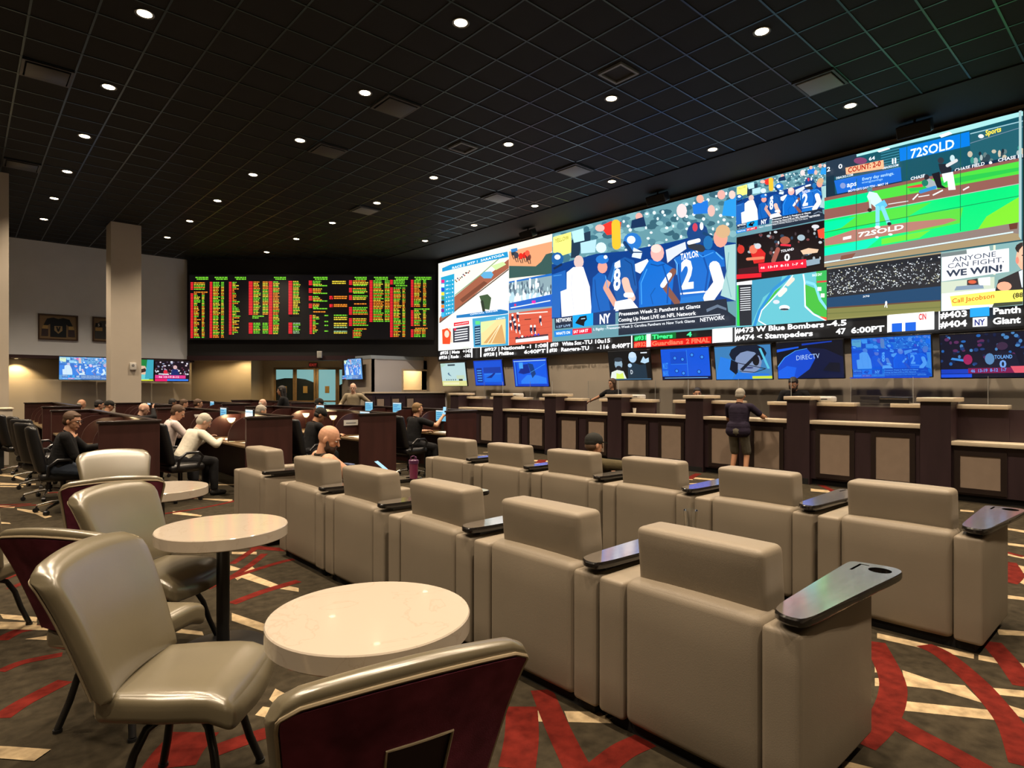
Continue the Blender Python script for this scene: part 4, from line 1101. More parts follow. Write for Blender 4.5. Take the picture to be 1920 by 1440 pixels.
# crowd at a night game
n1 = mk(1550, 1764.5, Z0, Z1 + .04, (1540, 440), 5.0526, (34, 36, 42))
n1.poly([(50, 330), (1135, 180), (1135, 140), (50, 290)], (150, 134, 104))
for k in range(520):
    x = rp.uniform(60, 1130); y = 330 - (x - 60) * .12 + rp.random() ** .7 * 250
    c = rp.choice([(230, 235, 238), (190, 200, 205), (150, 160, 165), (90, 95, 105), (215, 220, 225), (120, 125, 135), (175, 175, 150)])
    n1.ell(x, y, rp.uniform(3, 8), rp.uniform(3, 7), c, 6)
n1.poly([(60, 600), (1135, 490), (1135, 620), (60, 690)], (24, 62, 96)); n1.poly([(60, 690), (1135, 620), (1135, 640), (60, 706)], (90, 62, 50)); n1.poly([(60, 704), (1135, 632), (1135, 740), (60, 825)], (118, 118, 66)); n1.line([(60, 750), (1135, 690)], 12, (104, 108, 60)); n1.line([(60, 800), (1135, 720)], 10, (128, 126, 74)); n1.text('370', (398, 597), (462, 590), .03, (225, 230, 235)); n1.ell(620, 650, 10, 20, (235, 240, 240)); n1.line([(612, 665), (606, 690)], 8, (235, 240, 240)); n1.line([(624, 665), (628, 694)], 8, (235, 240, 240))
# advertisement
a1 = mk(1764.5, 1918, Z0, Z1 + .04, (1540, 440), 5.0526, (128, 160, 156))
a1.poly([(1137, 180), (1420, 140), (1420, 200), (1137, 220)], (110, 120, 120)); a1.poly([(1375, 140), (1590, 108), (1600, 160), (1380, 190)], (224, 226, 224)); a1.poly([(1640, 90), (1860, 60), (1850, 340), (1640, 380)], (120, 160, 160)); a1.line([(1640, 100), (1640, 380)], 20, (220, 224, 190))
a1.poly([(1137, 450), (1640, 400), (1640, 560), (1137, 560)], (190, 200, 180)); a1.poly([(1380, 430), (1480, 415), (1490, 475), (1380, 480)], (60, 44, 48)); a1.ell(1430, 448, 40, 18, (200, 90, 60)); a1.poly([(1280, 490), (1530, 470), (1540, 510), (1260, 530)], (120, 140, 160)); a1.poly([(1490, 410), (1600, 400), (1600, 480), (1500, 480)], (226, 228, 226))
a1.poly([(1140, 214), (1778, 128), (1780, 350), (1140, 444)], (226, 226, 228)); a1.text('ANYONE', (1240, 262), (1655, 205), .078, (52, 66, 88), .0); a1.text('CAN FIGHT,', (1195, 322), (1730, 258), .078, (52, 66, 88), .0); a1.text('WE WIN!', (1190, 400), (1715, 345), .100, (44, 56, 76), .035)
a1.poly([(1680, 430), (1880, 340), (1990, 300), (1990, 560), (1640, 560)], (44, 40, 42)); a1.poly([(1870, 350), (1990, 300), (1990, 520), (1900, 500)], (206, 216, 224)); a1.ell(1940, 215, 95, 130, (236, 170, 140)); a1.ell(1935, 130, 98, 60, (48, 40, 38)); a1.ell(1945, 190, 78, 90, (240, 176, 146)); a1.ell(1858, 245, 16, 34, (228, 130, 110)); a1.ell(1735, 490, 70, 44, (238, 160, 130)); a1.line([(1900, 200), (1935, 185)], 12, (60, 40, 36)); a1.ell(1922, 212, 10, 8, (40, 30, 30))
a1.poly([(1140, 560), (1650, 510), (1650, 690), (1140, 735)], (222, 226, 226)); a1.poly([(1220, 585), (1650, 535), (1920, 520), (1920, 632), (1640, 660), (1240, 680)], (240, 232, 96)); a1.text('Call Jacobson', (1240, 652), (1640, 600), .075, (196, 62, 26), .01); a1.text('(88', (1815, 600), (1915, 592), .07, (60, 50, 30), .03); a1.poly([(1640, 650), (1920, 632), (1920, 660), (1620, 690)], (60, 66, 52))
# ticker
tk = mk(822, 1918, ZB, Z0, (0, 0), 1.0, (14, 15, 18))
def trow(row, parts, hh=.30):
    "parts: (text, px0, px1, colour)"
    v = .60 if row == 0 else .12
    for t_, x0, x1, c in parts:
        y0, y1, _, _ = tk.area
        ua = (y0 - onX(x0, 700, LX)[0]) / (y0 - y1); ub = (y0 - onX(x1, 700, LX)[0]) / (y0 - y1)
        vs, fs, w0 = text_mesh(t_, .035)
        for f in fs: tk.items.append(([(ua + vs[i][0] * (ub - ua) / w0, v + vs[i][1] * hh) for i in f], lin(c)))
def tbox(row, x0, x1, c):
    y0, y1, _, _ = tk.area
    ua = (y0 - onX(x0, 700, LX)[0]) / (y0 - y1); ub = (y0 - onX(x1, 700, LX)[0]) / (y0 - y1)
    v0, v1 = {0: (.54, .98), 1: (.05, .50), 2: (.05, .98)}[row]
    tk.items.append(([(ua, v0), (ub, v0), (ub, v1), (ua, v1)], lin(c)))
WH = (250, 250, 250)
trow(0, [('#925 | Mets', 826, 862, WH), ('+142', 868, 884, WH), ('#927 | Nationals -1', 910, 996, WH), ('1:08', 1003, 1026, WH), ('#929', 1034, 1048, WH), ('White Sox', 1056, 1092, WH), ('-TU 10u15', 1094, 1146, WH)])
trow(1, [('#926 | Reds', 826, 862, WH), ('-105', 872, 884, WH), ('#928 | Phillies', 910, 966, WH), ('6:40PT', 986, 1026, WH), ('#930', 1034, 1048, WH), ('Rangers-TU', 1056, 1108, WH), ('-116', 1124, 1146, WH), ('8:40PT', 1152, 1186, WH)])
for x in (888, 905, 1030, 1188, 1340, 1382, 1667, 1763): tbox(2, x, x + 2.2, WH)
tbox(1, 1193, 1338, (200, 14, 14)); tbox(0, 1193, 1272, (0, 96, 40))
trow(0, [('#931', 1195, 1216, (60, 240, 130)), ('Tigers', 1228, 1266, (60, 240, 130)), ('4', 1293, 1302, (60, 240, 150))]); trow(1, [('#932', 1195, 1216, (255, 110, 80)), ('Guardians', 1228, 1286, (255, 110, 80)), ('2 FINAL', 1292, 1336, (255, 110, 80))])
tbox(2, 1218, 1226, (235, 240, 238)); tbox(2, 1344, 1379, (238, 240, 242))
trow(0, [('#473 W Blue Bombers', 1386, 1550, WH), ('-4.5', 1556, 1593, WH)]); trow(1, [('#474 < Stampeders', 1386, 1530, WH), ('47', 1574, 1592, WH), ('6:00PT', 1602, 1664, WH)])
tbox(2, 1672, 1757, (240, 242, 244)); tbox(1, 1678, 1697, (20, 90, 200)); tbox(1, 1703, 1723, (20, 90, 200)); trow(0, [('CIN', 1728, 1742, (200, 40, 40))])
trow(0, [('#403', 1769, 1818, WH), ('Panth', 1866, 1918, WH)]); trow(1, [('#404', 1769, 1818, WH), ('Giant', 1866, 1918, WH)]); tbox(0, 1824, 1860, (30, 150, 220)); tbox(1, 1829, 1856, (235, 236, 240)); trow(1, [('NY', 1832, 1852, (40, 50, 120))], .28)

M['led'] = screen_mat('video wall picture', LED_GAIN)
vw = empty('video_wall', (LX, 9.6, 4.3), 0, 'huge curved-free video wall of sports pictures and betting ticker above the counter', 'video wall')
vw['label'] = 'huge bright video wall of sports pictures and a ticker above the long counter'
def led_place(area):
    y0, y1, z0, z1 = area
    return lambda u, v, dep: (-dep, y0 + (y1 - y0) * u - 9.6, z0 + (z1 - z0) * v - 4.3)
def panel(name, pic, label=None):
    mb = MB(); draw(pic, mb, led_place(pic.area))
    o = mb.build(name, M['led'], vw, smooth=False)
    if label: o['label'] = label
    return o
panel('screen_picture', fb, 'large football sideline picture'); panel('screen_picture', ra, 'race track picture'); panel('screen_picture', rb, 'white racing information picture')
panel('screen_picture', h1, 'horses on dirt picture'); panel('screen_picture', h2, 'crowded paddock picture'); panel('screen_picture', h3, 'red track picture')
f2 = Pic(); f2.area = (*[onX(p, 700, LX)[0] for p in (1381, 1550)], Z2, Z3); f2.put(fb, 0, 0, 1, 1)
panel('screen_picture', f2, 'small football sideline picture'); panel('screen_picture', b1, 'dark basketball picture'); panel('screen_picture', b2, 'motor race picture')
panel('screen_picture', g, 'baseball picture'); panel('screen_picture', n1, 'night crowd picture'); panel('screen_picture', a1, 'advertisement picture'); panel('ticker', tk, 'black betting ticker strip')
ya, yb = onX(822, 700, LX)[0], onX(1918, 700, LX)[0]
mb = MB(); mb.box((.004, yb - 9.6 - .03, ZB - 4.3 - .04), (.14, ya - 9.6 + .03, Z3 - 4.3 + .04)); mb.build('cabinet', M['plastic_black'], vw)

# ------------------------------------------------------------------ televisions
tint_blue = lambda c: (min(1, c[0] * .10), min(1, .06 + c[1] * .36), min(1, .55 + .45 * c[2]))
tv_blue, tv_norm = screen_mat('television picture', 1.1), screen_mat('television picture soft', 1.0)
def tv(x, y, z, w_, h_, pic, label, normal='-X', tilt=8, yaw=0, group='televisions on the counter wall', reach=.365):
    t = empty('television', (x, y, z), 0, label, 'television', group)
    rz = {'-X': 0, '-Y': R(90)}[normal] + R(yaw)
    t.rotation_euler = (0, 0, rz)
    T = Matrix.Rotation(R(-tilt), 4, 'Y')
    mb = MB(); mb.T = T; mb.rbox((0, 0, 0), (.05, w_, h_), .008, 2, mid=1); mb.build('bezel', M['plastic_black'], t)
    mb = MB(); mb.T = T
    a, b = w_ / 2 - .015, h_ / 2 - .018
    draw(pic, mb, lambda u, v, dep: (-.026 - dep, a - 2 * a * u, -b + 2 * b * v)); mb.build('screen', tv_norm, t, smooth=False)
    mb = MB(); mb.box((.02, -.2, -.15), (.05, .2, .15)); mb.box((.04, -.06, -.08), (reach, .06, .08)); mb.box((reach - .02, -.15, -.15), (reach, .15, .15)); mb.build('wall_mount', M['black_metal'], t)
    return t
def blue_pic(kind):
    p = Pic((6, 62, 200))
    D, L_, LL = (4, 40, 140), (20, 110, 235), (70, 165, 250)
    if kind == 'program':
        p.rect(.03, .04, .97, .96, (8, 84, 220)); p.rect(.08, .12, .28, .7, D); p.rect(.34, .5, .94, .72, (10, 60, 170)); p.rect(.34, .14, .94, .45, L_); p.line([(.35, .45), (.95, .46)], .02, LL)
        for k in range(5): p.rect(.1, .18 + k * .1, .26, .22 + k * .1, LL)
        p.poly([(.4, .3), (.55, .38), (.7, .5), (.75, .48), (.6, .3)], D)
    if kind == 'track':
        p.rect(.1, .08, .97, .9, (10, 92, 235)); p.poly([(.14, .5), (.3, .8), (.45, .82), (.5, .5), (.3, .45)], D); p.poly([(.2, .2), (.4, .42), (.7, .4), (.95, .3), (.95, .1), (.2, .1)], (40, 130, 250)); p.poly([(.45, .85), (.6, .8), (.66, .45), (.55, .3)], (8, 60, 130)); p.line([(.5, .5), (.95, .8)], .012, LL); p.line([(.02, .93), (.98, .93)], .03, (170, 215, 250)); p.line([(.05, .02), (.05, .9)], .02, LL); p.rect(.18, .66, .3, .88, LL)
    if kind == 'draw':
        p.rect(0, 0, 1, 1, (8, 88, 225)); p.rect(0, 0, 1, .1, (3, 14, 60)); p.rect(.2, .5, .55, .9, (6, 76, 205)); p.line([(.2, .5), (.55, .5)], .008, LL); p.line([(.55, .1), (.55, .95)], .006, LL); p.text('MUST', (.02, .35), (.14, .35), .2, (60, 150, 245)); p.text('MARK', (.02, .12), (.14, .12), .18, (60, 150, 245))
        for x, y in ((.3, .7), (.46, .65), (.66, .78), (.86, .7), (.32, .28), (.46, .2), (.78, .24)): p.ell(x, y, .045, .07, (6, 60, 170)); p.ell(x, y, .028, .045, (60, 150, 245))
        p.line([(.05, .05), (.95, .05)], .02, (120, 180, 240))
    if kind == 'face':
        p.rect(0, 0, 1, 1, (60, 130, 190)); p.poly([(.0, .1), (.1, .7), (.3, .6), (.35, .2), (.3, 0), (0, 0)], (40, 130, 235)); p.ell(.6, .75, .33, .3, (10, 26, 50)); p.ell(.6, .5, .24, .34, (130, 150, 190)); p.poly([(.3, .6), (.26, .3), (.4, .1), (.42, .5)], (8, 20, 40)); p.poly([(.45, .3), (.75, .75), (.8, .72), (.5, .25)], (14, 26, 44)); p.line([(.4, .5), (.9, .3), (.7, .2), (.45, .25)], .02, (16, 24, 40)); p.ell(.74, .55, .06, .16, (12, 16, 30)); p.poly([(.3, .0), (.95, .0), (.95, .16), (.4, .2)], (30, 120, 230)); p.line([(.82, .9), (.95, .3)], .04, (90, 200, 230)); p.rect(.66, .01, 1, .09, (210, 230, 60)); p.ell(.62, .34, .07, .03, (60, 70, 120))
    if kind == 'dish':
        p.rect(0, 0, 1, 1, (4, 12, 30)); p.poly([(0, .0), (.0, .35), (.12, .6), (.3, .78), (.5, .84), (.75, .78), (1, .55), (1, 0)], (4, 20, 60)); p.poly([(0, 0), (0, .33), (.12, .58), (.3, .75), (.48, .8), (.6, .55), (.5, .25), (.3, 0)], (8, 74, 210)); p.poly([(0, 0), (0, .2), (.15, .35), (.3, .3), (.25, 0)], (14, 98, 240)); p.line([(0, .33), (.12, .59), (.3, .765), (.48, .815)], .015, (70, 160, 250)); p.poly([(0, .74), (.35, .84), (.35, .88), (0, .82)], (16, 90, 230)); p.poly([(.4, .9), (.85, .96), (.85, .99), (.4, .95)], (10, 60, 180)); p.text('DIRECTV', (.3, .5), (.66, .54), .13, (180, 210, 250), .0); p.poly([(.7, .2), (.95, .15), (.95, .4), (.8, .42)], (6, 16, 36))
    if kind == 'ball':
        p.rect(0, 0, 1, 1, (6, 14, 40))
        for k in range(70): p.ell(rp.random(), rp.uniform(.3, 1), rp.uniform(.012, .03), rp.uniform(.02, .045), rp.choice([(20, 60, 120), (30, 100, 180), (10, 30, 70), (70, 130, 190), (90, 40, 90)]), 8)
        p.poly([(.52, .2), (.55, .5), (.66, .6), (.8, .5), (.84, .2)], (14, 22, 50)); p.ell(.66, .7, .06, .09, (60, 40, 70)); p.ell(.53, .42, .05, .13, (90, 140, 190)); p.text('TOLAND', (.58, .42), (.76, .42), .08, (110, 170, 240)); p.text('0', (.63, .22), (.70, .22), .16, (120, 170, 240), .03); p.line([(.12, .45), (.26, .4)], .05, (60, 140, 220)); p.ell(.3, .42, .05, .12, (160, 30, 90)); p.rect(0, .1, .32, .2, (10, 60, 190)); p.rect(.3, .1, 1, .22, (130, 20, 80)); p.text('46  13-19  8-12  1-7', (.33, .12), (.7, .14), .07, (90, 160, 250)); p.poly([(.74, .25), (1, .25), (1, .1), (.78, .1)], (230, 90, 110)); p.rect(0, .01, .34, .09, (20, 80, 230))
    return p
duo = Pic((12, 16, 20)); duo.poly([(.0, 0), (.05, .28), (.2, .36), (.35, .3), (.42, 0)], (235, 245, 235)); duo.poly([(.15, .0), (.17, .25), (.25, .2), (.33, .25), (.36, 0)], (225, 250, 110)); duo.ell(.24, .56, .1, .19, (150, 180, 200)); duo.ell(.24, .72, .11, .08, (40, 50, 60)); duo.ell(.24, .42, .07, .08, (30, 34, 44)); duo.poly([(.45, 0), (.47, .5), (.6, .6), (.78, .5), (.9, .55), (.92, 0)], (28, 52, 70)); duo.ell(.6, .78, .1, .19, (185, 220, 250)); duo.ell(.6, .86, .09, .1, (210, 235, 255)); duo.ell(.52, .5, .05, .07, (180, 215, 245)); duo.poly([(.78, .6), (.88, .55), (.98, .6), (.98, .75), (.9, .7), (.86, .8), (.82, .7)], (190, 225, 250)); duo.text('D', (.52, .2), (.58, .2), .14, (230, 240, 250)); duo.rect(0, 0, 1, .04, (60, 100, 130)); duo.rect(.8, .9, .95, .94, (230, 240, 250))
prog = Pic((190, 222, 224)); prog.rect(.0, .0, 1, .22, (226, 226, 150)); prog.rect(.05, .06, .7, .16, (240, 238, 190)); prog.poly([(.26, .55), (.3, .48), (.42, .42), (.34, .52), (.32, .6)], (80, 120, 150)); prog.rect(.3, .88, .6, .95, (50, 70, 80)); prog.rect(.62, .3, .93, .46, (200, 220, 190)); prog.rect(.7, .22, .85, .3, (40, 50, 60))
for k in range(5): prog.ell(.2 + k * .09, .27, .02, .03, (30, 36, 40))
prog.poly([(0, .8), (.25, .95), (.2, 1), (0, 1)], (180, 215, 200))
fb_blue = Pic(); fb_blue.put(fb, 0, 0, 1, 1, tint_blue); fb_blue.rect(0, 0, 1, .03, (10, 60, 200))
fb_pale = Pic(); fb_pale.put(fb, 0, 0, 1, 1, lambda c: (min(1, .05 + c[0] * .8), min(1, .16 + c[1] * .9), min(1, .5 + c[2] * .8)))
TX = 12.18
def tvY(a, b): return (onX(a, 700, TX)[0] + onX(b, 700, TX)[0]) / 2
def tvZ(a, b, t_, bo): c = onX((a + b) / 2, (t_ + bo) / 2, TX); return c[1]
for (a, b, t_, bo, w_, h_, pic, lab) in (
        (828, 876, 680, 724, 1.38, .80, prog, 'television with a pale race programme page, farthest on the counter wall'),
        (890, 945, 674, 724, 1.40, .82, blue_pic('program'), 'television with a blue list page, second from the far end of the counter wall'),
        (963, 1030, 671, 726, 1.42, .83, blue_pic('track'), 'television with a blue picture in a pale border, third from the far end'),
        (1141, 1223, 658, 712, 1.26, .74, duo, 'television showing two men on a dark ground above the clerk with brown hair'),
        (1240, 1334, 652, 712, 1.26, .74, blue_pic('draw'), 'television with a bright blue card of small round emblems'),
        (1342, 1448, 648, 711, 1.26, .74, blue_pic('face'), 'television with a blue close-up of a face under a dark helmet'),
        (1458, 1583, 638, 711, 1.26, .745, blue_pic('dish'), 'television with a dark blue satellite brand screen above the bearded clerk'),
        (1598, 1748, 630, 708, 1.26, .745, fb_blue, 'television with a blue football sideline picture'),
        (1764, 1946, 625, 707, 1.26, .745, blue_pic('ball'), 'television with a dark basketball picture at the right edge')):
    tv(TX, tvY(a, b), tvZ(a, b, t_, bo), w_, h_, pic, lab)
# left wall televisions under the soffit
lg = 'televisions under the soffit on the far left wall'
ice = Pic((30, 130, 60)); ice.poly([(0, .0), (0, .6), (.2, .75), (.8, .7), (.9, .3), (.6, 0)], (230, 190, 160)); ice.poly([(.15, .2), (.8, .6), (.85, .45), (.2, .1)], (60, 40, 34)); ice.rect(.3, .05, .9, .3, (110, 210, 210)); ice.rect(.0, .0, 1, .06, (220, 230, 60)); ice.poly([(.8, .1), (1, .1), (1, 1), (.85, 1)], (60, 170, 190))
crd = Pic((24, 12, 26))
for k in range(80): crd.ell(rp.random(), rp.uniform(.25, 1), rp.uniform(.015, .04), rp.uniform(.02, .05), rp.choice([(225, 225, 235), (120, 60, 80), (50, 40, 60), (150, 160, 190), (90, 80, 100), (220, 200, 210)]), 8)
crd.ell(.3, .45, .06, .12, (224, 40, 60)); crd.poly([(.45, .3), (.5, .6), (.65, .6), (.72, .3)], (24, 44, 110)); crd.ell(.58, .7, .06, .1, (220, 180, 180)); crd.rect(0, .14, .9, .3, (230, 60, 140)); crd.text('46 13-19 8-12', (.1, .17), (.7, .17), .09, (250, 220, 235)); crd.rect(0, .0, .35, .12, (240, 30, 110)); crd.rect(.35, .02, .98, .11, (60, 130, 240)); crd.line([(.1, .36), (.4, .34)], .05, (235, 235, 245))
tv(2.90, 23.55, 2.25, 1.30, .75, fb_pale, 'television with a pale blue football picture on the far left wall', '-Y', 5, 0, lg, .645)
tv(4.22, 23.55, 2.23, 1.28, .75, ice, 'television with a green and tan picture partly hidden by the column', '-Y', 5, 0, lg, .645)
tv(5.42, 23.55, 2.21, 1.08, .73, crd, 'television with a pink banner under a dark crowd right of the column', '-Y', 5, 0, lg, .645)
tv(10.13, 19.42, dz(692, 21.2), 1.26, .74, fb_pale, 'television with a pale blue picture on the side of the office box', '-X', 5, 0, 'television by the lobby', .148)

# ------------------------------------------------------------------ odds board
bd = 21.30
o = empty('odds_board', diag(bd, dr(583, bd), 4.45), DG, 'wide black electronic odds board of red, yellow and green rows on the black far wall', 'odds board')
hw = (815 - 354) / 2 * bd / 1144
zt_, zb_ = dz(514, bd) - 4.45, dz(637, bd) - 4.45
m = MB(); m.box((-hw, 0, zb_), (hw, .14, zt_)); m.build('cabinet', mat('black board face', (.012, .011, .013), .4), o)
bp = Pic((9, 8, 11))
RD, YL, GN, OR = (235, 40, 50), (228, 205, 60), (120, 215, 50), (240, 140, 40)
def BX(v): return v  # crop px of the board: 40..1840 wide, 140..615 high
def bx(x): return (x - 45) / 1800.0
def by(y): return 1 - (y - 135) / 485.0
def brow(x0, x1, y, c, h_=8):
    x = x0
    while x < x1:
        w_ = rp.uniform(8, 22)
        bp.poly([(bx(x), by(y)), (bx(min(x + w_, x1)), by(y)), (bx(min(x + w_, x1)), by(y + h_)), (bx(x), by(y + h_))], c)
        x += w_ + rp.uniform(2, 5)
def bcol(xr, xt, x1, ya, yb_, jag=0, cols=(YL, OR, GN), right=None):
    y = ya
    while y < yb_:
        bp.poly([(bx(xr), by(y)), (bx(xt - 6), by(y)), (bx(xt - 6), by(y + 9)), (bx(xr), by(y + 9))], RD)
        c = rp.choice(cols)
        brow(xt, x1 - (rp.uniform(0, jag) if jag else 0), y + 1, c, 7)
        if right: brow(right[0], right[1], y + 1, c, 7)
        y += 12.2
for x0, x1 in ((90, 185), (232, 328), (382, 465), (672, 760), (965, 1068), (1268, 1358), (1412, 1515), (1566, 1666), (1712, 1836)):
    brow(x0, x1, 150, GN); brow(x0 + 10, x1, 163, GN)
bcol(55, 80, 160, 190, 240); brow(80, 180, 262, OR); bcol(55, 80, 130, 275, 605, 30, right=(138, 158)); bcol(197, 222, 275, 188, 605, 20, right=(282, 302))
bcol(340, 366, 425, 188, 580, 50); bcol(487, 522, 575, 185, 435, 20, right=(590, 630)); bcol(487, 522, 575, 498, 578, 10, (GN, YL), (590, 630)); bcol(636, 668, 716, 185, 580, 12); brow(515, 600, 445, GN); brow(515, 560, 458, GN)
bcol(782, 816, 870, 182, 435, 20, (YL, GN)); bcol(782, 816, 870, 498, 578, 15, (GN, (150, 190, 140)))
for k in range(4): bcol(932, 962, 1030, 180 + k * 58, 208 + k * 58, 30); brow(965, 1068, 214 + k * 58, GN)
bcol(938, 962, 1010, 440, 578, 40, (GN, YL, OR)); brow(966, 1055, 412, OR)
for y in (440, 485, 515, 558): brow(1048, 1075, y, GN)
for y in (182, 196): brow(1105, 1205, y, YL)
for y in (296, 310, 358, 370): brow(1085, 1110, y, RD, 11); brow(1118, 1215, y, OR)
for y in (438, 455, 470, 500, 515, 530, 560, 572): brow(1118, 1215, y, rp.choice([GN, YL, (150, 190, 140)]))
for ya_, yb2 in ((178, 205), (235, 262), (292, 318), (380, 435), (465, 520)): bcol(1230, 1258, 1372, ya_, yb2, 20)
brow(1262, 1360, 212, GN); brow(1262, 1345, 270, GN); brow(1268, 1358, 352, OR); brow(1268, 1358, 542, OR); bcol(1262, 1264, 1325, 555, 605, 15)
bcol(1382, 1410, 1488, 178, 490, 25, right=(1495, 1530)); bcol(1534, 1560, 1645, 175, 200, 10); bcol(1534, 1560, 1618, 232, 605, 25, right=(1625, 1645)); brow(1575, 1660, 215, GN)
bcol(1688, 1712, 1765, 175, 372, 20, right=(1778, 1800)); brow(1712, 1825, 392, GN); bcol(1688, 1712, 1765, 405, 518, 20, right=(1778, 1800)); brow(1720, 1810, 538, OR); bcol(1688, 1712, 1765, 550, 605, 10, right=(1770, 1795))
m = MB(); draw(bp, m, lambda u, v, dep: (-hw + .05 + (2 * hw - .1) * u, -.003 - dep, zb_ + .03 + (zt_ - zb_ - .06) * v), .00004)
m.build('lit_digits', screen_mat('odds board digits', 1.2), o, smooth=False)
# small white box on the black wall under the board
t = empty('wall_speaker', diag(21.40, dr(600, 21.4), dz(665, 21.4)), DG, 'small white box mounted on the black wall under the odds board', 'box')
m = MB(); m.rbox((0, -.04, 0), (.17, .08, .24), .01, 2, mid=1); m.build('housing', M['plastic_white'], t)
m = MB(); m.box((-.06, -.086, -.09), (.06, -.08, .09)); m.build('grille', mat('pale grille', (.45, .45, .42), .8), t)

# framed jerseys on the grey wall
def jersey(px0, px1, py, label, num, wpx=None):
    xa, za = onY(px0, py, GY); xb, zb2 = onY(px1, py, GY)
    t = empty('framed_jersey', ((xa + xb) / 2, GY, za), 0, label, 'picture frame')
    w_ = (xb - xa) / 2; h_ = .40
    m = MB()
    for a, b in (((-w_, -h_), (w_, -h_ + .04)), ((-w_, h_ - .04), (w_, h_)), ((-w_, -h_ + .04), (-w_ + .04, h_ - .04)), ((w_ - .04, -h_ + .04), (w_, h_ - .04))):
        m.box((a[0], -.06, a[1]), (b[0], 0, b[1]))
    m.build('frame', M['brown_frame'], t)
    m = MB(); m.box((-w_ + .03, -.02, -h_ + .03), (w_ - .03, -.001, h_ - .03)); m.build('backing', mat('tan mat board', (.22, .15, .08), .8), t)
    def flat(name, pts, col, d_):
        m = MB(); k = len(pts)
        m.add([(a * w_ / .5, d_, b) for a, b in pts] + [(a * w_ / .5, d_ + .012, b) for a, b in pts], [tuple(range(k)), tuple(reversed(range(k, 2 * k)))] + [(i, k + i, k + (i + 1) % k, (i + 1) % k) for i in range(k)])
        return m.build(name, mat(name + ' cloth', col, .9), t, smooth=False)
    body = [(-.2, -.3), (.2, -.3), (.2, .1), (.36, -.02), (.38, .02), (.28, .26), (.12, .30), (0, .26), (-.12, .30), (-.28, .26), (-.38, .02), (-.36, -.02), (-.2, .1)]
    if num:
        flat('jersey', [(-.44, -.3), (.44, -.3), (.44, .16), (.3, .27), (.1, .3), (0, .27), (-.1, .3), (-.3, .27), (-.44, .12)], (.05, .05, .05), -.034)
        flat('sleeve_band', [(-.43, -.05), (-.25, -.05), (-.25, .06), (-.43, .06)], (.35, .22, .08), -.038)
        flat('sleeve_patch', [(-.42, .08), (-.27, .08), (-.27, .2), (-.42, .2)], (.01, .01, .012), -.038)
        text_part('number', '5', t, M['plastic_white'], -.02, -.042, -.22, .26, Matrix.Rotation(R(90), 4, 'X'))
        text_part('lettering', 'ENGELLAND', t, M['plastic_white'], .03, -.042, .11, .07, Matrix.Rotation(R(90), 4, 'X'), wd=.45)
        text_part('lettering', '5', t, M['plastic_white'], -.345 * w_ / .5, -.042, .1, .08, Matrix.Rotation(R(90), 4, 'X'))
    else:
        flat('jersey', body, (.012, .016, .022), -.034)
        flat('sleeve_band', [(-.40, -.06), (-.26, -.06), (-.26, .05), (-.38, .05)], (.38, .26, .10), -.038)
        flat('sleeve_band', [(.26, -.06), (.40, -.06), (.38, .05), (.26, .05)], (.38, .26, .10), -.038)
        flat('sleeve', [(-.42, -.28), (-.25, -.28), (-.25, -.06), (-.41, -.06)], (.05, .035, .04), -.036)
        flat('sleeve', [(.25, -.28), (.42, -.28), (.41, -.06), (.25, -.06)], (.05, .035, .04), -.036)
        flat('crest', [(-.1, .04), (.1, .04), (.1, -.1), (0, -.2), (-.1, -.1)], (.30, .22, .12), -.039)
        flat('crest_mark', [(-.06, .02), (-.02, .02), (0, -.06), (.02, .02), (.06, .02), (.03, -.1), (0, -.15), (-.03, -.1)], (.02, .022, .026), -.043)
    return t
jersey(71, 146, 612, 'framed dark hockey jersey with a gold crest on the grey wall', False)
jersey(173, 246, 617, 'framed grey hockey jersey with a white 5, half behind the column', True)
t = empty('wall_alarm', (onY(249, 687, 19.6)[0], 19.6, onY(249, 687, 19.6)[1]), 0, 'small white alarm box on the middle column', 'alarm')
m = MB(); m.rbox((0, -.03, 0), (.16, .06, .2), .015, 2, mid=1); m.build('housing', M['plastic_white'], t)
m = MB(); m.lathe([(.035, 0), (.03, .01), (0, .012)], 14); m.v = [Matrix.Rotation(R(90), 4, 'X') @ v + Vector((0, -.06, .03)) for v in m.v]; m.build('lens', mat('grey lens', (.25, .25, .25), .3), t)

# ================================================================== THE BETTING COUNTER
CXF = 10.6
pill_y = [14.2, 12.28, 10.34, 8.385, 6.43, 4.45, 2.475, .50]
PW = .19
pl_lab = ['farthest', 'second from the far end', 'third from the far end', 'fourth from the far end', 'fifth from the far end', 'sixth from the far end', 'last one before the low section', 'out at the near end']
def make_pillar():
    t = empty('counter_pillar')
    m = MB(); m.box((0, -PW, 0), (.42, PW, 1.42)); m.build('post', M['counter_wood'], t, smooth=False)
    m = MB(); m.box((.02, -PW + .02, 0), (-.005, PW - .02, .1)); m.build('kick', M['void'], t, smooth=False)
    m = MB(); m.rbox((.27, 0, 1.452), (.62, .46, .06), .008, 2, mid=1); m.build('cap', M['cream_stone'], t)
    return t
p0 = make_pillar(); tag(p0, 'x', 'counter pillar', 'counter pillars')
for k, y in enumerate(pill_y):
    put(p0 if k == 0 else copy_tree(p0), (CXF - .02, y, 0), 0, 'dark brown counter pillar with cream cap, ' + pl_lab[k])
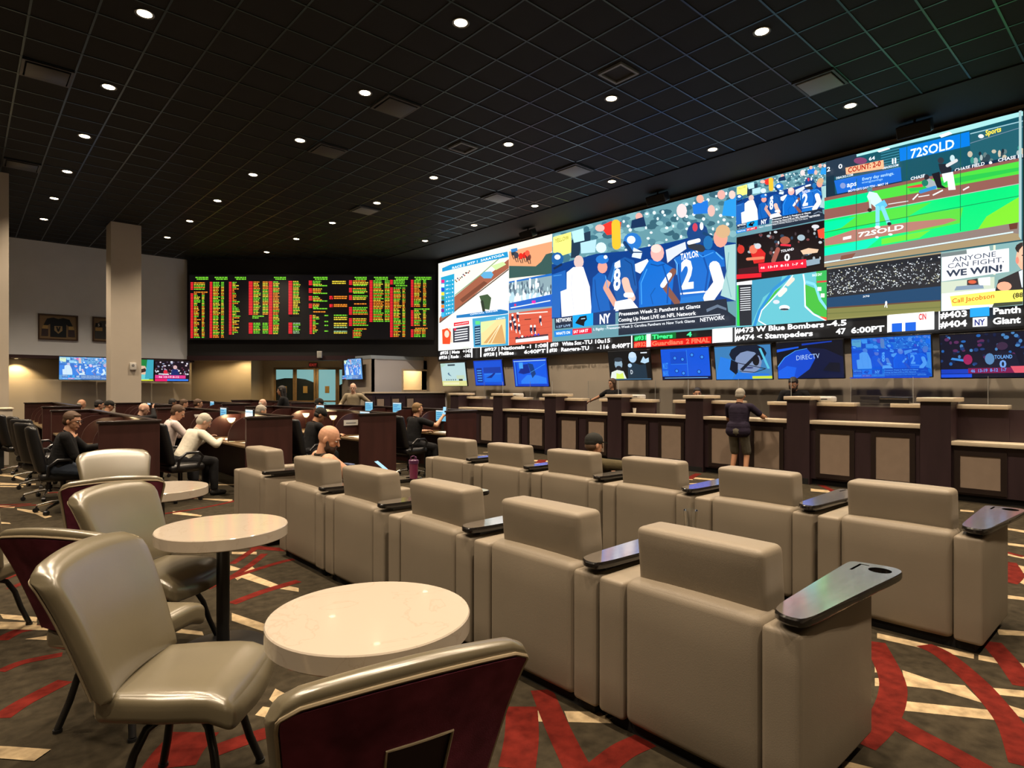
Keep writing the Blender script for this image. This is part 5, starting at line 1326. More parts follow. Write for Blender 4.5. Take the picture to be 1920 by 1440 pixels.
def bay(y0, y1, label, low=False, openg=False, panels=2):
    "y0 > y1"
    yc = (y0 + y1) / 2; hw_ = (y0 - y1) / 2
    t = empty('counter_bay', (CXF, yc, 0), 0, label, 'counter section', 'counter sections between the pillars')
    top = .80 if low else 1.02
    m = MB(); m.box((.05, -hw_, .1), (.35, hw_, top)); m.build('base_cabinet', M['counter_wood'], t, smooth=False)
    m = MB(); m.box((.09, -hw_, 0), (.35, hw_, .1)); m.build('toe_kick', M['void'], t, smooth=False)
    m = MB(); m.rbox((.19, 0, top + .03), (.42, 2 * hw_ - .004, .06), .006, 2, mid=1); m.build('worktop', M['cream_stone'], t)
    zt2 = .66 if low else .87
    offs = (-.42, .42) if panels == 2 else (-.18 + .65,)
    for q in offs:
        m = MB()
        for a, b in (((q - .30, .13), (q + .30, .20)), ((q - .30, zt2), (q + .30, zt2 + .07)), ((q - .30, .20), (q - .23, zt2)), ((q + .23, .20), (q + .30, zt2))):
            m.box((.025, a[0], a[1]), (.05, b[0], b[1]))
        m.build('panel_frame', M['wood_edge'], t, smooth=False)
        m = MB(); m.box((.035, q - .23, .20), (.052, q + .23, zt2)); m.build('fabric_panel', M['tan_panel'], t, smooth=False)
    # upper screens
    e = .60 if hw_ < .9 else .62
    m = MB(); m.box((.36, hw_ - e, top + .06), (.42, hw_, 1.32)); m.build('screen', M['counter_wood'], t, smooth=False)
    m = MB(); m.box((.36, -hw_, top + .06), (.42, -hw_ + e * .8, 1.32)); m.build('screen', M['counter_wood'], t, smooth=False)
    m = MB(); m.rbox((.42, hw_ - e / 2, 1.35), (.30, e, .06), .006, 2, mid=1); m.build('screen_cap', M['cream_stone'], t)
    m = MB(); m.rbox((.42, -hw_ + e * .4, 1.35), (.30, e * .8, .06), .006, 2, mid=1); m.build('screen_cap', M['cream_stone'], t)
    if not openg:
        m = MB(); m.box((.37, -hw_ + e * .8, top + .06), (.41, hw_ - e, 1.315)); m.build('closing_panel', M['counter_wood'], t, smooth=False)
    return t
ACE = mat('lit acrylic edge', (.5, .52, .52), .3)
def shield(y, label, w_=.62, x=11.12):
    t = empty('acrylic_shield', (x, y, 1.38), 0, label, 'sneeze guard', 'clear shields on the counter')
    m = MB(); m.box((0, -w_ / 2, 0), (.006, w_ / 2, .42)); m.build('sheet', M['acrylic'], t, smooth=False)
    for q in (-1, 1):
        m = MB(); m.box((-.002, q * (w_ / 2 + .002) - .002, 0), (.008, q * (w_ / 2 + .002) + .002, .42)); m.build('polished_edge', ACE, t, smooth=False)
bl_ = ['at the far end', 'second from the far end', 'third from the far end, before the brown-haired clerk', 'fourth from the far end, with a paper cup', 'fifth from the far end, where the customer stands', 'sixth from the far end, monitor on top']
for k in range(6):
    bay(pill_y[k] - PW, pill_y[k + 1] + PW, 'dark counter section with two tan panels, ' + bl_[k], openg=k in (2, 3, 4))
bay(pill_y[6] - PW, pill_y[7] + PW, 'low counter section with a wide tan panel at the right edge', low=True, panels=1)
for k, (y, w_) in enumerate(((13.1, .8), (11.2, .8), (9.15, .9), (7.3, .8), (5.3, 1.0), (3.35, .9), (1.5, .9))):
    shield(y, 'clear acrylic guard, %s from the far end of the counter' % ORD[k], w_)
# corner counter beyond
ct = empty('corner_counter', (9.55, 17.1, 0), 0, 'dark corner counter with three tan panels in front of the pale office box', 'counter')
m = MB(); m.box((0, 0, .08), (2.8, .5, 1.46)); m.build('base_cabinet', M['counter_wood'], ct, smooth=False)
m = MB(); m.box((-.03, -.05, 1.46), (2.84, .6, 1.5)); m.build('worktop', M['cream_stone'], ct, smooth=False)
m = MB(); m.box((2.8, -.02, 0), (2.86, .5, 1.5)); m.build('end_strip', M['white_paint'], ct, smooth=False)
for k in range(3):
    m = MB(); q = .27 + k * .55; m.box((q - .16, -.03, .25), (q + .16, .0, 1.36)); m.build('panel_frame', M['wood_edge'], ct, smooth=False)
    m = MB(); m.box((q - .12, -.04, .30), (q + .12, -.028, 1.28)); m.build('fabric_panel', M['tan_panel'], ct, smooth=False)
# ticket machines on the pillars, cups, monitor
def printer(y, label, x=11.0, z=1.482):
    t = empty('ticket_printer', (x, y, z), 0, label, 'printer', 'white ticket printers')
    m = MB(); m.rbox((0, 0, .05), (.22, .26, .10), .03, 3, mid=2); m.build('housing', M['plastic_white'], t)
    m = MB(); m.box((-.112, -.05, .045), (-.108, .05, .06)); m.build('paper_slot', M['plastic_black'], t)
for k, (y, lab) in enumerate(((12.02, 'second'), (8.12, 'fourth'), (4.2, 'sixth'))):
    printer(y - .05, 'white rounded ticket printer beside the %s pillar cap from the far end' % lab, 11.02, 1.382)
t = empty('flat_monitor', (11.0, 2.98 + .12, 1.382), 0, 'low black and silver device lying on the counter left of the last pillar', 'device')
m = MB(); m.rbox((0, 0, .05), (.2, .42, .10), .01, 2, mid=1); m.build('body', M['plastic_black'], t); m = MB(); m.box((-.104, -.20, .06), (-.1, .20, .08)); m.build('strip', M['chrome'], t)
t = empty('paper_cup', (10.72, 7.95, 1.082), 0, 'white paper cup standing on the counter worktop', 'cup')
m = MB(); m.lathe([(.028, 0), (.038, .11), (.040, .112), (.036, .11), (.026, .006), (0, .006)], 18); m.build('cup', M['plastic_white'], t)
# ================================================================== RACE BOOK DESKS
def arc_divider(mb, y):
    "divider between two seats: high at the screen, rounded down to the desk front; in the x-z plane"
    pts = [(.66, .77), (.66, 1.16)]
    for k in range(9):
        a = R(90 + 90 * k / 8)
        pts.append((.42 + .34 * math.cos(a), .82 + .34 * math.sin(a)))
    pts.append((.08, .77))
    n = len(pts)
    vs = [(a, y - .015, z) for a, z in pts] + [(a, y + .015, z) for a, z in pts]
    mb.add(vs, [tuple(range(n)), tuple(reversed(range(n, 2 * n)))] + [(i, n + i, n + (i + 1) % n, (i + 1) % n) for i in range(n)])
def desk_row(x, y0, y1, label, zt=1.20, n=5):
    t = empty('desk_row', (x, y0, 0), 0, label, 'desk row', 'rows of reading desks')
    L = y1 - y0
    for k, (yy, nm) in enumerate(((0, 'end_panel'), (L - .06, 'end_panel'))):
        m = MB(); m.box((0, yy, 0), (.68, yy + .06, zt - .03)); m.build(nm, M['wood'], t, smooth=False)
        m = MB(); m.rbox((.34, yy + .03, zt - .015), (.72, .10, .03), .006, 2, mid=1); m.build('end_cap', M['wood_edge'], t)
    m = MB(); m.box((.64, .06, 0), (.68, L - .06, zt - .03)); m.build('back_screen', M['wood'], t, smooth=False)
    m = MB(); m.rbox((.66, L / 2, zt - .015), (.10, L - .1, .03), .006, 2, mid=1); m.build('screen_cap', M['wood_edge'], t)
    m = MB(); m.rbox((.33, L / 2, .745), (.62, L - .125, .035), .006, 2, mid=1); m.build('desktop', mat('brown desktop', (.13, .085, .04), .35), t)
    for k in range(1, n):
        m = MB(); arc_divider(m, L * k / n); m.build('divider', M['wood'], t, smooth=False)
    return t
rows_x = [1.29, 3.09, 4.92, 6.70]
rl = ['leftmost', 'second from the left', 'third from the left', 'rightmost']
for k, x in enumerate(rows_x):
    desk_row(x, 9.2, 14.7, 'dark mahogany row of partitioned desks, %s of the nearer block' % rl[k])
    desk_row(x, 16.4, 19.4 if k == 1 else 21.4, 'dark mahogany row of partitioned desks, %s of the farther block' % rl[k], 1.23)

def make_office():
    t = empty('office_chair')
    m = MB(); m.rbox((0, 0, .48), (.50, .50, .11), .05, 4, bulge=(0, 0, .02)); m.build('seat', M['black_leather'], t)
    def bend(p): return Vector((p.x - (p.z - .55) * .20 + .05 * (p.y / .25) ** 2, p.y * (1 - .10 * max(0, (p.z - .8) / .3)), p.z))
    m = MB(); m.rbox((-.24, 0, .83), (.10, .48, .60), .048, 5, bulge=(.015, 0, 0), mid=7, fn=bend); m.build('backrest', M['black_leather'], t)
    for s in (-1, 1):
        m = MB(); m.tube([(-.16, s * .27, .50), (-.15, s * .30, .62), (-.06, s * .305, .70), (.12, s * .30, .70), (.18, s * .29, .64), (.12, s * .27, .50)], .02, 8); m.build('armrest', M['plastic_black'], t)
    m = MB(); m.lathe([(.03, .12), (.03, .42)], 14); m.lathe([(.045, .10), (.045, .2)], 14); m.build('gas_stem', M['black_metal'], t)
    for k in range(5):
        a = R(72 * k + 18)
        m = MB(); m.T = Matrix.Rotation(a, 4, 'Z'); m.tube([(.02, 0, .13), (.12, 0, .125), (.29, 0, .085)], [.022, .02, .014], 8); m.build('base_arm', M['chrome'], t)
        m = MB(); m.T = Matrix.Rotation(a, 4, 'Z') @ Matrix.Translation((.30, 0, .03)) @ Matrix.Rotation(R(90), 4, 'X'); m.lathe([(.0, -.025), (.03, -.022), (.03, .022), (0, .025)], 12); m.T = Matrix.Rotation(a, 4, 'Z'); m.tube([(.29, 0, .08), (.30, 0, .05)], .01, 6)
        m.build('caster', M['plastic_black'], t)
    return t
oc = make_office(); tag(oc, 'x', 'office chair', 'black office chairs at the desks')
chairs = [(1.0, 9.95, -5, 'the one under the man with glasses'), (.96, 11.25, 20, 'empty, second along the leftmost aisle'), (.98, 12.6, 30, 'empty with a tall shining back, third along the leftmost aisle'),
          (.98, 13.75, 10, 'empty, fourth along the leftmost aisle'), (.85, 14.95, 10, 'empty at the far end of the leftmost aisle'),
          (2.36, 10.95, 8, 'the one under the man in the pale pink shirt'), (2.36, 9.80, 12, 'the one under the white-haired person'),
          (4.22, 9.75, 15, 'the one under the man in a black cap'), (4.25, 10.9, 0, 'empty beyond the man in a black cap'), (4.36, 9.15 + .2 + 1.9, -15, 'empty, pushed in at the third row'),
          (6.12, 9.6, 5, 'the one under the man holding up a phone'), (6.1, 11.6, 20, 'empty behind the man holding up a phone'), (6.12, 12.9, -10, 'empty farther along the rightmost aisle'),
          (2.42, 14.30, 0, 'the one under the bald man far back'), (6.1, 14.1, 0, 'empty at the far end of the rightmost aisle'), (2.55, 12.6, 25, 'empty in the middle of the second aisle')]
seen_c = []
for k, (x, y, a, lab) in enumerate(chairs):
    if k == 9: continue
    put(oc if k == 0 else copy_tree(oc), (x, y, 0), R(a), 'black leather office chair, ' + lab)

# desk lamps with a clear globe-like head
def make_lamp(on=True, e=9):
    t = empty('desk_lamp')
    m = MB(); m.lathe([(.07, 0), (.07, .012), (.02, .02), (0, .02)], 20); m.build('base', M['brass'], t)
    m = MB(); m.tube([(0, 0, .02), (0, 0, .20), (.02, 0, .26)], .008, 8); m.build('stem', M['brass'], t)
    m = MB(); m.lathe([(.03, .25), (.055, .28), (.075, .33), (.068, .335), (.045, .285), (.02, .255)], 20); m.build('shade', mat('clear ribbed shade', (.8, .8, .78), .15, alpha=.35) , t)
    m = MB(); m.lathe([(0, .255), (.022, .27), (.026, .295), (.016, .318), (0, .322)], 14); m.build('bulb', emit('lit bulb', (1, .78, .42), 14) if on else M['plastic_white'], t)
    if on:
        l = bpy.data.lights.new('lamp', 'POINT'); l.energy = e; l.color = (1, .68, .34); l.shadow_soft_size = .04
        lo = bpy.data.objects.new('lamp', l); COL.objects.link(lo); lo.parent = t; lo.location = (-.03, 0, .37)
    return t
for x, y, z, on, e, lab in ((3.52, 11.25, .763, True, 7, 'lit desk lamp throwing a warm glow beside the white-haired person'), (5.33, 12.3, .763, True, 9, 'bright desk lamp shining over the third desk row'), (5.28, 10.95, .763, True, 2, 'small dim desk lamp near the man in a black cap'),
                         (1.75, 11.0, .763, True, 2, 'small dim desk lamp behind the man with glasses'), (3.5, 13.2, .763, False, 0, 'unlit desk lamp farther along the second desk row'), (3.45, 18.5, .763, False, 0, 'unlit desk lamp in the farther block of desks')):
    l_ = make_lamp(on, e); put(l_, (x, y, z), 0, lab); tag(l_, None, 'lamp', 'desk lamps')

# small desk screens hung on the desk screens
def page(c, dark=False):
    p = Pic(c)
    for k in range(4): p.rect(.08, .2 + k * .18, rp.uniform(.5, .9), .27 + k * .18, (60, 130, 190) if not dark else (20, 40, 60))
    p.rect(.0, .9, 1, 1, (230, 240, 245)); return p
def desk_screen(x, y, z, lab, w_=.38, h_=.24, c=(120, 195, 225)):
    t = empty('desk_screen', (x, y, z), 0, lab, 'small screen', 'small screens on the desks')
    m = MB(); m.rbox((0, 0, 0), (.03, w_, h_), .006, 2, mid=1); m.build('bezel', M['plastic_black'], t)
    m = MB(); draw(page(c), m, lambda u, v, dep: (-.016 - dep, (.5 - u) * (w_ - .03), (v - .5) * (h_ - .03))); m.build('screen', tv_norm, t, smooth=False)
    m = MB(); m.box((.012, -.03, -h_ / 2 - .18), (.03, .03, 0)); m.box((.0, -.09, -h_ / 2 - .19), (.10, .09, -h_ / 2 - .18)); m.build('stand', M['black_metal'], t)
zc = .763 + .12 + .19
for (x, y, dzz, lab) in ((3.60, 10.55, .08, 'pale blue desk screen right of the white-haired person'), (3.60, 11.9, .08, 'pale blue desk screen left of the lit desk lamp'), (5.38, 11.7, .10, 'blue desk screen beyond the man in a black cap'),
                       (5.42, 9.95, .02, 'pale blue desk screen above the third row near its end'), (7.16, 12.95, .12, 'pale desk screen, left one of two above the far desks'), (7.16, 11.7, .12, 'pale desk screen, right one of two above the far desks'),
                       (7.10, 9.95, .0, 'large pale blue desk screen in front of the man holding up a phone'), (3.6, 17.9, .06, 'tiny blue desk screen in the farther block'), (5.4, 18.9, .06, 'tiny blue desk screen at the back of the farther block')):
    desk_screen(x, y, zc + dzz, lab)
# papers and a leaflet holder
for k, (x, y, a, lab) in enumerate(((3.42, 9.75, 10, 'white papers spread on the desk beside the white-haired person'), (3.35, 10.75, -12, 'newspaper lying under the lit desk lamp'), (5.2, 9.7, 5, 'magazine lying on the desk of the third row'), (6.98, 9.6, 8, 'white papers on the desk of the rightmost row'), (1.6, 9.75, 0, 'form sheets in front of the man with glasses'))):
    t = empty('paper_stack', (x, y, .763), R(a), lab, 'papers')
    for q in range(3):
        m = MB(); m.T = Matrix.Rotation(R(q * 9 - 8), 4, 'Z'); m.box((-.14, -.20, q * .004), (.14, .2, q * .004 + .004)); m.build('sheet', M['paper'], t, smooth=False)
t = empty('notice_plate', (5.30, 10.268, .99), R(90), 'white notice plate inside the third desk row', 'notice')
m = MB(); m.box((0, -.14, -.05), (.012, .14, .05)); m.build('plate', M['plastic_white'], t); m = MB(); m.box((-.002, -.1, -.012), (0, .1, .0)); m.build('print_line', M['vent_dark'], t)
t = empty('power_socket', (3.715, 10.15, .93), 0, 'white wall socket on the second desk row screen', 'socket')
m = MB(); m.rbox((0, 0, 0), (.012, .07, .11), .004, 2, mid=1); m.build('plate', M['plastic_white'], t); m = MB(); m.box((-.009, -.012, .01), (-.006, .012, .035)); m.build('outlet', M['vent_dark'], t)

# grey box cabinet at the left edge
t = empty('kiosk_cabinet', (.38, 15.9, 0), 0, 'grey box cabinet on a dark foot at the left edge', 'cabinet')
m = MB(); m.rbox((0, 0, .88), (.75, .75, .64), .01, 2, mid=1); m.build('body', M['column'], t)
m = MB(); m.rbox((0, 0, 1.215), (.79, .79, .03), .006, 2, mid=1); m.build('top', M['cream_stone'], t)
m = MB(); m.box((-.25, -.25, 0), (.25, .25, .56)); m.build('foot', M['void'], t)
# ================================================================== PEOPLE
def limb(mb, p1, r1, p2, r2, n=12):
    p1, p2 = Vector(p1), Vector(p2); d = (p2 - p1)
    if d.length < 1e-6: d = Vector((0, 0, 1e-4))
    u = d.normalized()
    pts, rs = [], []
    for a in (88, 60, 30, 0): pts.append(p1 - u * r1 * math.sin(R(a))); rs.append(max(.001, r1 * math.cos(R(a))))
    pts.append((p1 + p2) / 2); rs.append((r1 + r2) / 2)
    for a in (0, 30, 60, 88): pts.append(p2 + u * r2 * math.sin(R(a))); rs.append(max(.001, r2 * math.cos(R(a))))
    mb.tube(pts, rs, n)
def blob(mb, c, r, rot=None, n=16):
    T0 = mb.T
    mb.T = T0 @ Matrix.Translation(c) @ (rot.to_4x4() if rot else Matrix.Identity(4)) @ Matrix.Diagonal((*r, 1))
    prof = [(max(.001, math.sin(PI * k / 10)), -math.cos(PI * k / 10)) for k in range(11)]
    mb.lathe(prof, n); mb.T = T0
def skin_over(mb, name, m, parent, voxel=.009, sm=3):
    "one continuous surface grown over the overlapping forms"
    o = mb.build('form', m, None, smooth=False)
    a = o.modifiers.new('r', 'REMESH'); a.mode = 'VOXEL'; a.voxel_size = voxel; a.use_smooth_shade = True
    b = o.modifiers.new('s', 'SMOOTH'); b.factor = .5; b.iterations = sm
    dg = bpy.context.evaluated_depsgraph_get()
    me = bpy.data.meshes.new_from_object(o.evaluated_get(dg))
    old = o.data
    bpy.data.objects.remove(o); bpy.data.meshes.remove(old)
    me.name = name
    me.materials.clear(); me.materials.append(m)
    me.polygons.foreach_set('use_smooth', [True] * len(me.polygons))
    p = bpy.data.objects.new(name, me); COL.objects.link(p)
    if parent is not None: p.parent = parent
    return p
def ik(a, c, l1, l2, pole):
    a, c = Vector(a), Vector(c); d = c - a
    L = d.length
    if L > (l1 + l2) * .999:
        c = a + d.normalized() * (l1 + l2) * .999; d = c - a; L = d.length
    x = (l1 * l1 - l2 * l2 + L * L) / (2 * L)
    h = math.sqrt(max(0, l1 * l1 - x * x))
    u = d.normalized(); p = Vector(pole); p = (p - u * p.dot(u)).normalized()
    return a + u * x + p * h, c
def hand(mb, w_, d, nrm, side, curl=.5, s=1.0):
    "w_ wrist, d pointing along the hand, nrm out of the back of the hand"
    d = Vector(d).normalized(); nrm = Vector(nrm); nrm = (nrm - d * nrm.dot(d)).normalized(); sd = d.cross(nrm) * side
    w_ = Vector(w_)
    rot = Matrix((d, sd, nrm)).transposed()
    blob(mb, w_ + d * .045 * s, (.052 * s, .040 * s, .017 * s), rot)
    for k, (off, L) in enumerate(((-.030, .060), (-.010, .072), (.010, .068), (.029, .052))):
        b = w_ + d * .082 * s + sd * off * s
        a1 = curl * .7; dir1 = d * math.cos(a1) - nrm * math.sin(a1); a2 = curl * 1.8; dir2 = d * math.cos(a2) - nrm * math.sin(a2)
        m1 = b + dir1 * L * .5 * s; m2 = m1 + dir2 * L * .5 * s
        limb(mb, b, .0088 * s, m1, .0082 * s, 8); limb(mb, m1, .0082 * s, m2, .0072 * s, 8)
    tb_ = w_ + d * .02 * s - sd * .028 * s
    t1 = tb_ + (d * .6 - sd * .7 - nrm * .35).normalized() * .038 * s; t2 = t1 + (d * .9 - sd * .2 - nrm * .5).normalized() * .03 * s
    limb(mb, tb_, .013 * s, t1, .0105 * s, 8); limb(mb, t1, .0105 * s, t2, .0088 * s, 8)
SK = {'fair': mat('fair skin', (.56, .30, .19), .5, spec=.35), 'tan': mat('tanned skin', (.46, .23, .13), .5, spec=.35), 'pale': mat('pale skin', (.60, .36, .26), .5, spec=.35), 'brown': mat('brown skin', (.25, .12, .07), .5, spec=.35)}
_m = {}
def cloth(name, col, rough=.9):
    if name not in _m: _m[name] = mat(name, col, rough, spec=.2, var=.12, vscale=7, bump=.5, bscale=9, bdist=.02)
    return _m[name]
EYE_W = mat('eye white', (.6, .58, .55), .3); EYE_D = mat('eye dark', (.02, .015, .01), .3); LIP = mat('lips', (.36, .13, .10), .5)
def person(name_label, loc, rz, hip=(0, 0, .56), lean=10, head=(0, 15), lh=None, rh=None, knees=None, feet=None, skin='fair', top=None, topm=None, sleeve='long', legs='long', legm=None,
           hair='short', hairm=None, voxel=.010, s=1.0, glasses=False, beard=None, stand=False, roll=0, wide=1.0, lp=(-.4, .6, -.8), rp_=(-.4, -.6, -.8), collar=None, mouth=True, shoes=True, belly=0, lc_=.5, rc_=.5, twist=0, group='people'):
    t = empty('person', loc, rz, name_label, 'person', group)
    sk = SK[skin]
    a = R(lean); U = Vector((math.sin(a), 0, math.cos(a))); F = Vector((math.cos(a), 0, -math.sin(a)))
    Tw = Matrix.Rotation(R(twist), 3, 'Z')
    P0 = Vector(hip); Yv = Tw @ Vector((0, 1, 0))
    P1 = P0 + U * .26 * s; P2 = P0 + U * .47 * s
    sh = {1: P0 + U * .43 * s + Yv * .175 * s * wide, -1: P0 + U * .43 * s - Yv * .175 * s * wide}
    hy, hp = head
    Hm = Matrix.Rotation(R(hy), 3, 'Z') @ Matrix.Rotation(R(hp), 3, 'Y') @ Matrix.Rotation(R(roll), 3, 'X')
    nk = P2 + U * .02 * s + Vector((0, 0, .035 * s))
    HC = nk + Hm @ Vector((.022, 0, .115)) * s
    def hp_(x, y, z): return HC + Hm @ Vector((x, y, z)) * s
    if rh is None: rh = (.35, -.18, .78)
    if rh == 'chin': rh = hp_(.085, -.05, -.215)
    if lh is None: lh = (.35, .18, .78)
    eR, rh = ik(sh[-1], rh, .28 * s, .25 * s, rp_); eL, lh = ik(sh[1], lh, .28 * s, .25 * s, lp)
    hj = {1: P0 + Vector((0, .09 * s, 0)), -1: P0 + Vector((0, -.09 * s, 0))}
    if feet is None: feet = ((.0, .12, .09), (.0, -.12, .09)) if stand else ((.42, .14, .09), (.42, -.14, .09))
    ft = {1: Vector(feet[0]), -1: Vector(feet[1])}
    kn = {}
    for q in (1, -1):
        if knees and knees[0 if q == 1 else 1]: kn[q] = Vector(knees[0 if q == 1 else 1])
        else: kn[q], ft[q] = ik(hj[q], ft[q], .43 * s, .42 * s, (1, 0, .5) if not stand else (1, 0, .05))
    # ---- the body, one surface
    b = MB()
    key = [(.0, .100, .150), (.08, .102, .146), (.16, .098, .140), (.24, .100, .146), (.32, .104, .156), (.38, .098, .160)]
    torso = []
    for q in range(5):
        for f_ in (0, .5): torso.append(tuple(key[q][i] * (1 - f_) + key[q + 1][i] * f_ for i in range(3)))
    torso.append(key[-1])
    for k_, rx_, ry_ in torso: blob(b, P0 + U * k_ * s, (rx_ * s * .95, ry_ * s * wide * .95, .11 * s))
    limb(b, sh[1] * .8 + P2 * .2, .05 * s, sh[1], .055 * s); limb(b, sh[-1] * .8 + P2 * .2, .05 * s, sh[-1], .055 * s)
    limb(b, P2 - U * .02, .066 * s, hp_(-.015, 0, -.07), .052 * s)
    for q, e, h_ in ((1, eL, lh), (-1, eR, rh)):
        limb(b, sh[q], .052 * s * (1.38 if sleeve == 'none' else 1), e, .040 * s * (1.2 if sleeve == 'none' else 1)); limb(b, e, .041 * s, h_, .026 * s)
    for q in (1, -1):
        limb(b, hj[q], .075 * s, kn[q], .055 * s); limb(b, kn[q], .054 * s, ft[q], .036 * s)
        limb(b, ft[q] - Vector((.02, 0, .04)), .035 * s, ft[q] + Vector((.13, 0, -.05)), .028 * s)
    # head
    blob(b, HC + Hm @ Vector((-.008, 0, .022)) * s, (.097 * s, .077 * s, .097 * s), Hm); blob(b, hp_(.022, 0, -.045), (.066 * s, .058 * s, .072 * s), Hm)
    limb(b, hp_(.070, 0, -.095), .020 * s, hp_(.055, 0, -.085), .03 * s); limb(b, hp_(.084, 0, .015), .010 * s, hp_(.108, 0, -.024), .013 * s, 8)
    limb(b, hp_(.083, .028, .030), .010 * s, hp_(.083, -.028, .030), .010 * s, 8)
    limb(b, hp_(.086, .018, -.060), .009 * s, hp_(.086, -.018, -.060), .009 * s, 8)
    for q in (1, -1):
        blob(b, hp_(-.005, q * .078, -.012), (.020 * s, .010 * s, .032 * s), Hm @ Matrix.Rotation(R(q * -20), 3, 'Z'))
        blob(b, hp_(.050, q * .040, -.025), (.022 * s, .018 * s, .024 * s), Hm)
    fdir = lambda e, h_: (Vector(h_) - Vector(e))
    hand(b, rh, fdir(eR, rh), (0, -.3, 1) if rh.z < 1.2 * s else (-1, 0, 0), -1, rc_, s); hand(b, lh, fdir(eL, lh), (0, .3, 1) if lh.z < 1.2 * s else (-1, 0, 0), 1, lc_, s)
    skin_over(b, 'body', sk, t, voxel, 2)
    for q in (1, -1):
        m = MB(); m.T = Matrix.Translation(hp_(.0800, q * .029, .008)); blob(m, (0, 0, 0), (.011 * s, .013 * s, .007 * s), Hm, 10); m.build('eye', EYE_W, t)
        m = MB(); blob(m, hp_(.0892, q * .029, .006), (.004 * s, .006 * s, .005 * s), Hm, 8); m.build('pupil', EYE_D, t)
        m = MB(); limb(m, hp_(.096, q * .018, .030), .004 * s, hp_(.088, q * .045, .031), .003 * s, 6); m.build('eyebrow', hairm or EYE_D, t)
    m = MB(); limb(m, hp_(.096, .014, -.060), .0035 * s, hp_(.096, -.014, -.060), .0035 * s, 6); m.build('mouth', LIP, t)
    # ---- shirt
    if topm:
        c = MB(); g_ = .018
        for k_, rx_, ry_ in torso:
            bb_ = belly * max(0, 1 - abs(k_ - .12) / .2)
            blob(c, P0 + U * k_ * s + F * bb_ * .5, (rx_ * s + g_ + bb_ * .5, ry_ * s * wide + g_, .118 * s))
        for q, e, h_ in ((1, eL, lh), (-1, eR, rh)):
            if sleeve != 'none':
                limb(c, P2 - U * .03 * s, .058 * s, sh[q] + Vector((0, 0, .006)), .060 * s)
                if sleeve == 'short': limb(c, sh[q], .066 * s, sh[q] + (e - sh[q]) * .68, .058 * s)
                else:
                    limb(c, sh[q], .066 * s, e, .055 * s); limb(c, e, .055 * s, e + (h_ - e) * .92, .040 * s)
            else: limb(c, P2 - U * .03 * s, .062 * s, sh[q] - Yv * q * .045, .058 * s)
        if stand: limb(c, hj[1] + Vector((-.012, .012, -.01)), .118 * s, hj[-1] + Vector((-.012, -.012, -.01)), .118 * s); limb(c, hj[1] + Vector((0, 0, .07)), .117 * s, hj[-1] + Vector((0, 0, .07)), .117 * s)
        skin_over(c, 'shirt', topm, t, voxel, 10)
        m = MB(); cc = P2 + U * .022 * s
        n_ = 16; ring = [cc + F * (math.cos(2 * PI * k / n_) * .062 * s + .004) + Yv * math.sin(2 * PI * k / n_) * .064 * s - U * (.010 + math.cos(2 * PI * k / n_) * .016) * s for k in range(n_)]
        m.tube(ring, (.016 if collar else .010) * s, 8, closed=True); m.build('collar', collar or topm, t)
        if collar == 'hood': pass
    if legm:
        c = MB()
        limb(c, hj[1], .10 * s, hj[-1], .10 * s)
        blob(c, P0 + Vector((-.01, 0, -.01)), (.125 * s, .165 * s * wide, .11 * s))
        for q in (1, -1):
            limb(c, hj[q], .092 * s, kn[q] if legs == 'long' else hj[q] + (kn[q] - hj[q]) * .92, .072 * s if legs == 'long' else .082 * s)
            if legs == 'long': limb(c, kn[q], .070 * s, kn[q] + (ft[q] - kn[q]) * .93, .056 * s)
        skin_over(c, 'trousers' if legs == 'long' else 'shorts', legm, t, voxel, 3)
    if shoes:
        for q in (1, -1):
            c = MB(); limb(c, ft[q] + Vector((-.03, 0, -.045)), .042 * s, ft[q] + Vector((.14, q * .02, -.052)), .036 * s); limb(c, ft[q], .042 * s, ft[q] + Vector((.03, 0, -.03)), .045 * s)
            skin_over(c, 'shoe', cloth('dark shoe', (.02, .018, .018), .5), t, .010, 2)
    # ---- hair
    if hair in ('short', 'crop', 'long', 'thin'):
        c = MB()
        k_ = {'short': 1.0, 'crop': .955, 'long': 1.06, 'thin': .93}[hair]
        blob(c, hp_(-.022, 0, .036), (.098 * s * k_, .086 * s * k_, .094 * s * k_), Hm)
        blob(c, hp_(-.050, 0, -.010), (.062 * s * k_, .078 * s * k_, .072 * s * k_), Hm)
        if hair != 'thin': blob(c, hp_(.036, 0, .082), (.046 * s, .060 * s, .026 * s), Hm)
        if hair == 'long':
            for q in (1, -1): limb(c, hp_(-.005, q * .075, .02), .034 * s, hp_(-.02, q * .072, -.15), .030 * s)
            limb(c, hp_(-.05, 0, .0), .07 * s, hp_(-.065, 0, -.16), .055 * s)
        skin_over(c, 'hair', hairm, t, .007, 1)
    if hair == 'fringe':
        c = MB()
        blob(c, hp_(-.040, 0, -.020), (.070 * s, .082 * s, .052 * s), Hm); skin_over(c, 'hair', hairm, t, .007, 1)
    if hair in ('cap', 'cap_back'):
        c = MB(); sgn = 1 if hair == 'cap' else -1
        blob(c, hp_(-.010, 0, .050), (.106 * s, .088 * s, .082 * s), Hm); blob(c, hp_(-.035, 0, .025), (.080 * s, .083 * s, .06 * s), Hm)
        o_ = skin_over(c, 'cap', cloth('dark cap cloth', (.022, .022, .020)), t, .007, 1)
        m = MB(); pts = [(sgn * (.085 + .075 * math.cos(R(q))), .070 * math.sin(R(q))) for q in range(-90, 91, 15)] + [(sgn * .05, .07), (sgn * .05, -.07)]
        if sgn < 0: pts.reverse()
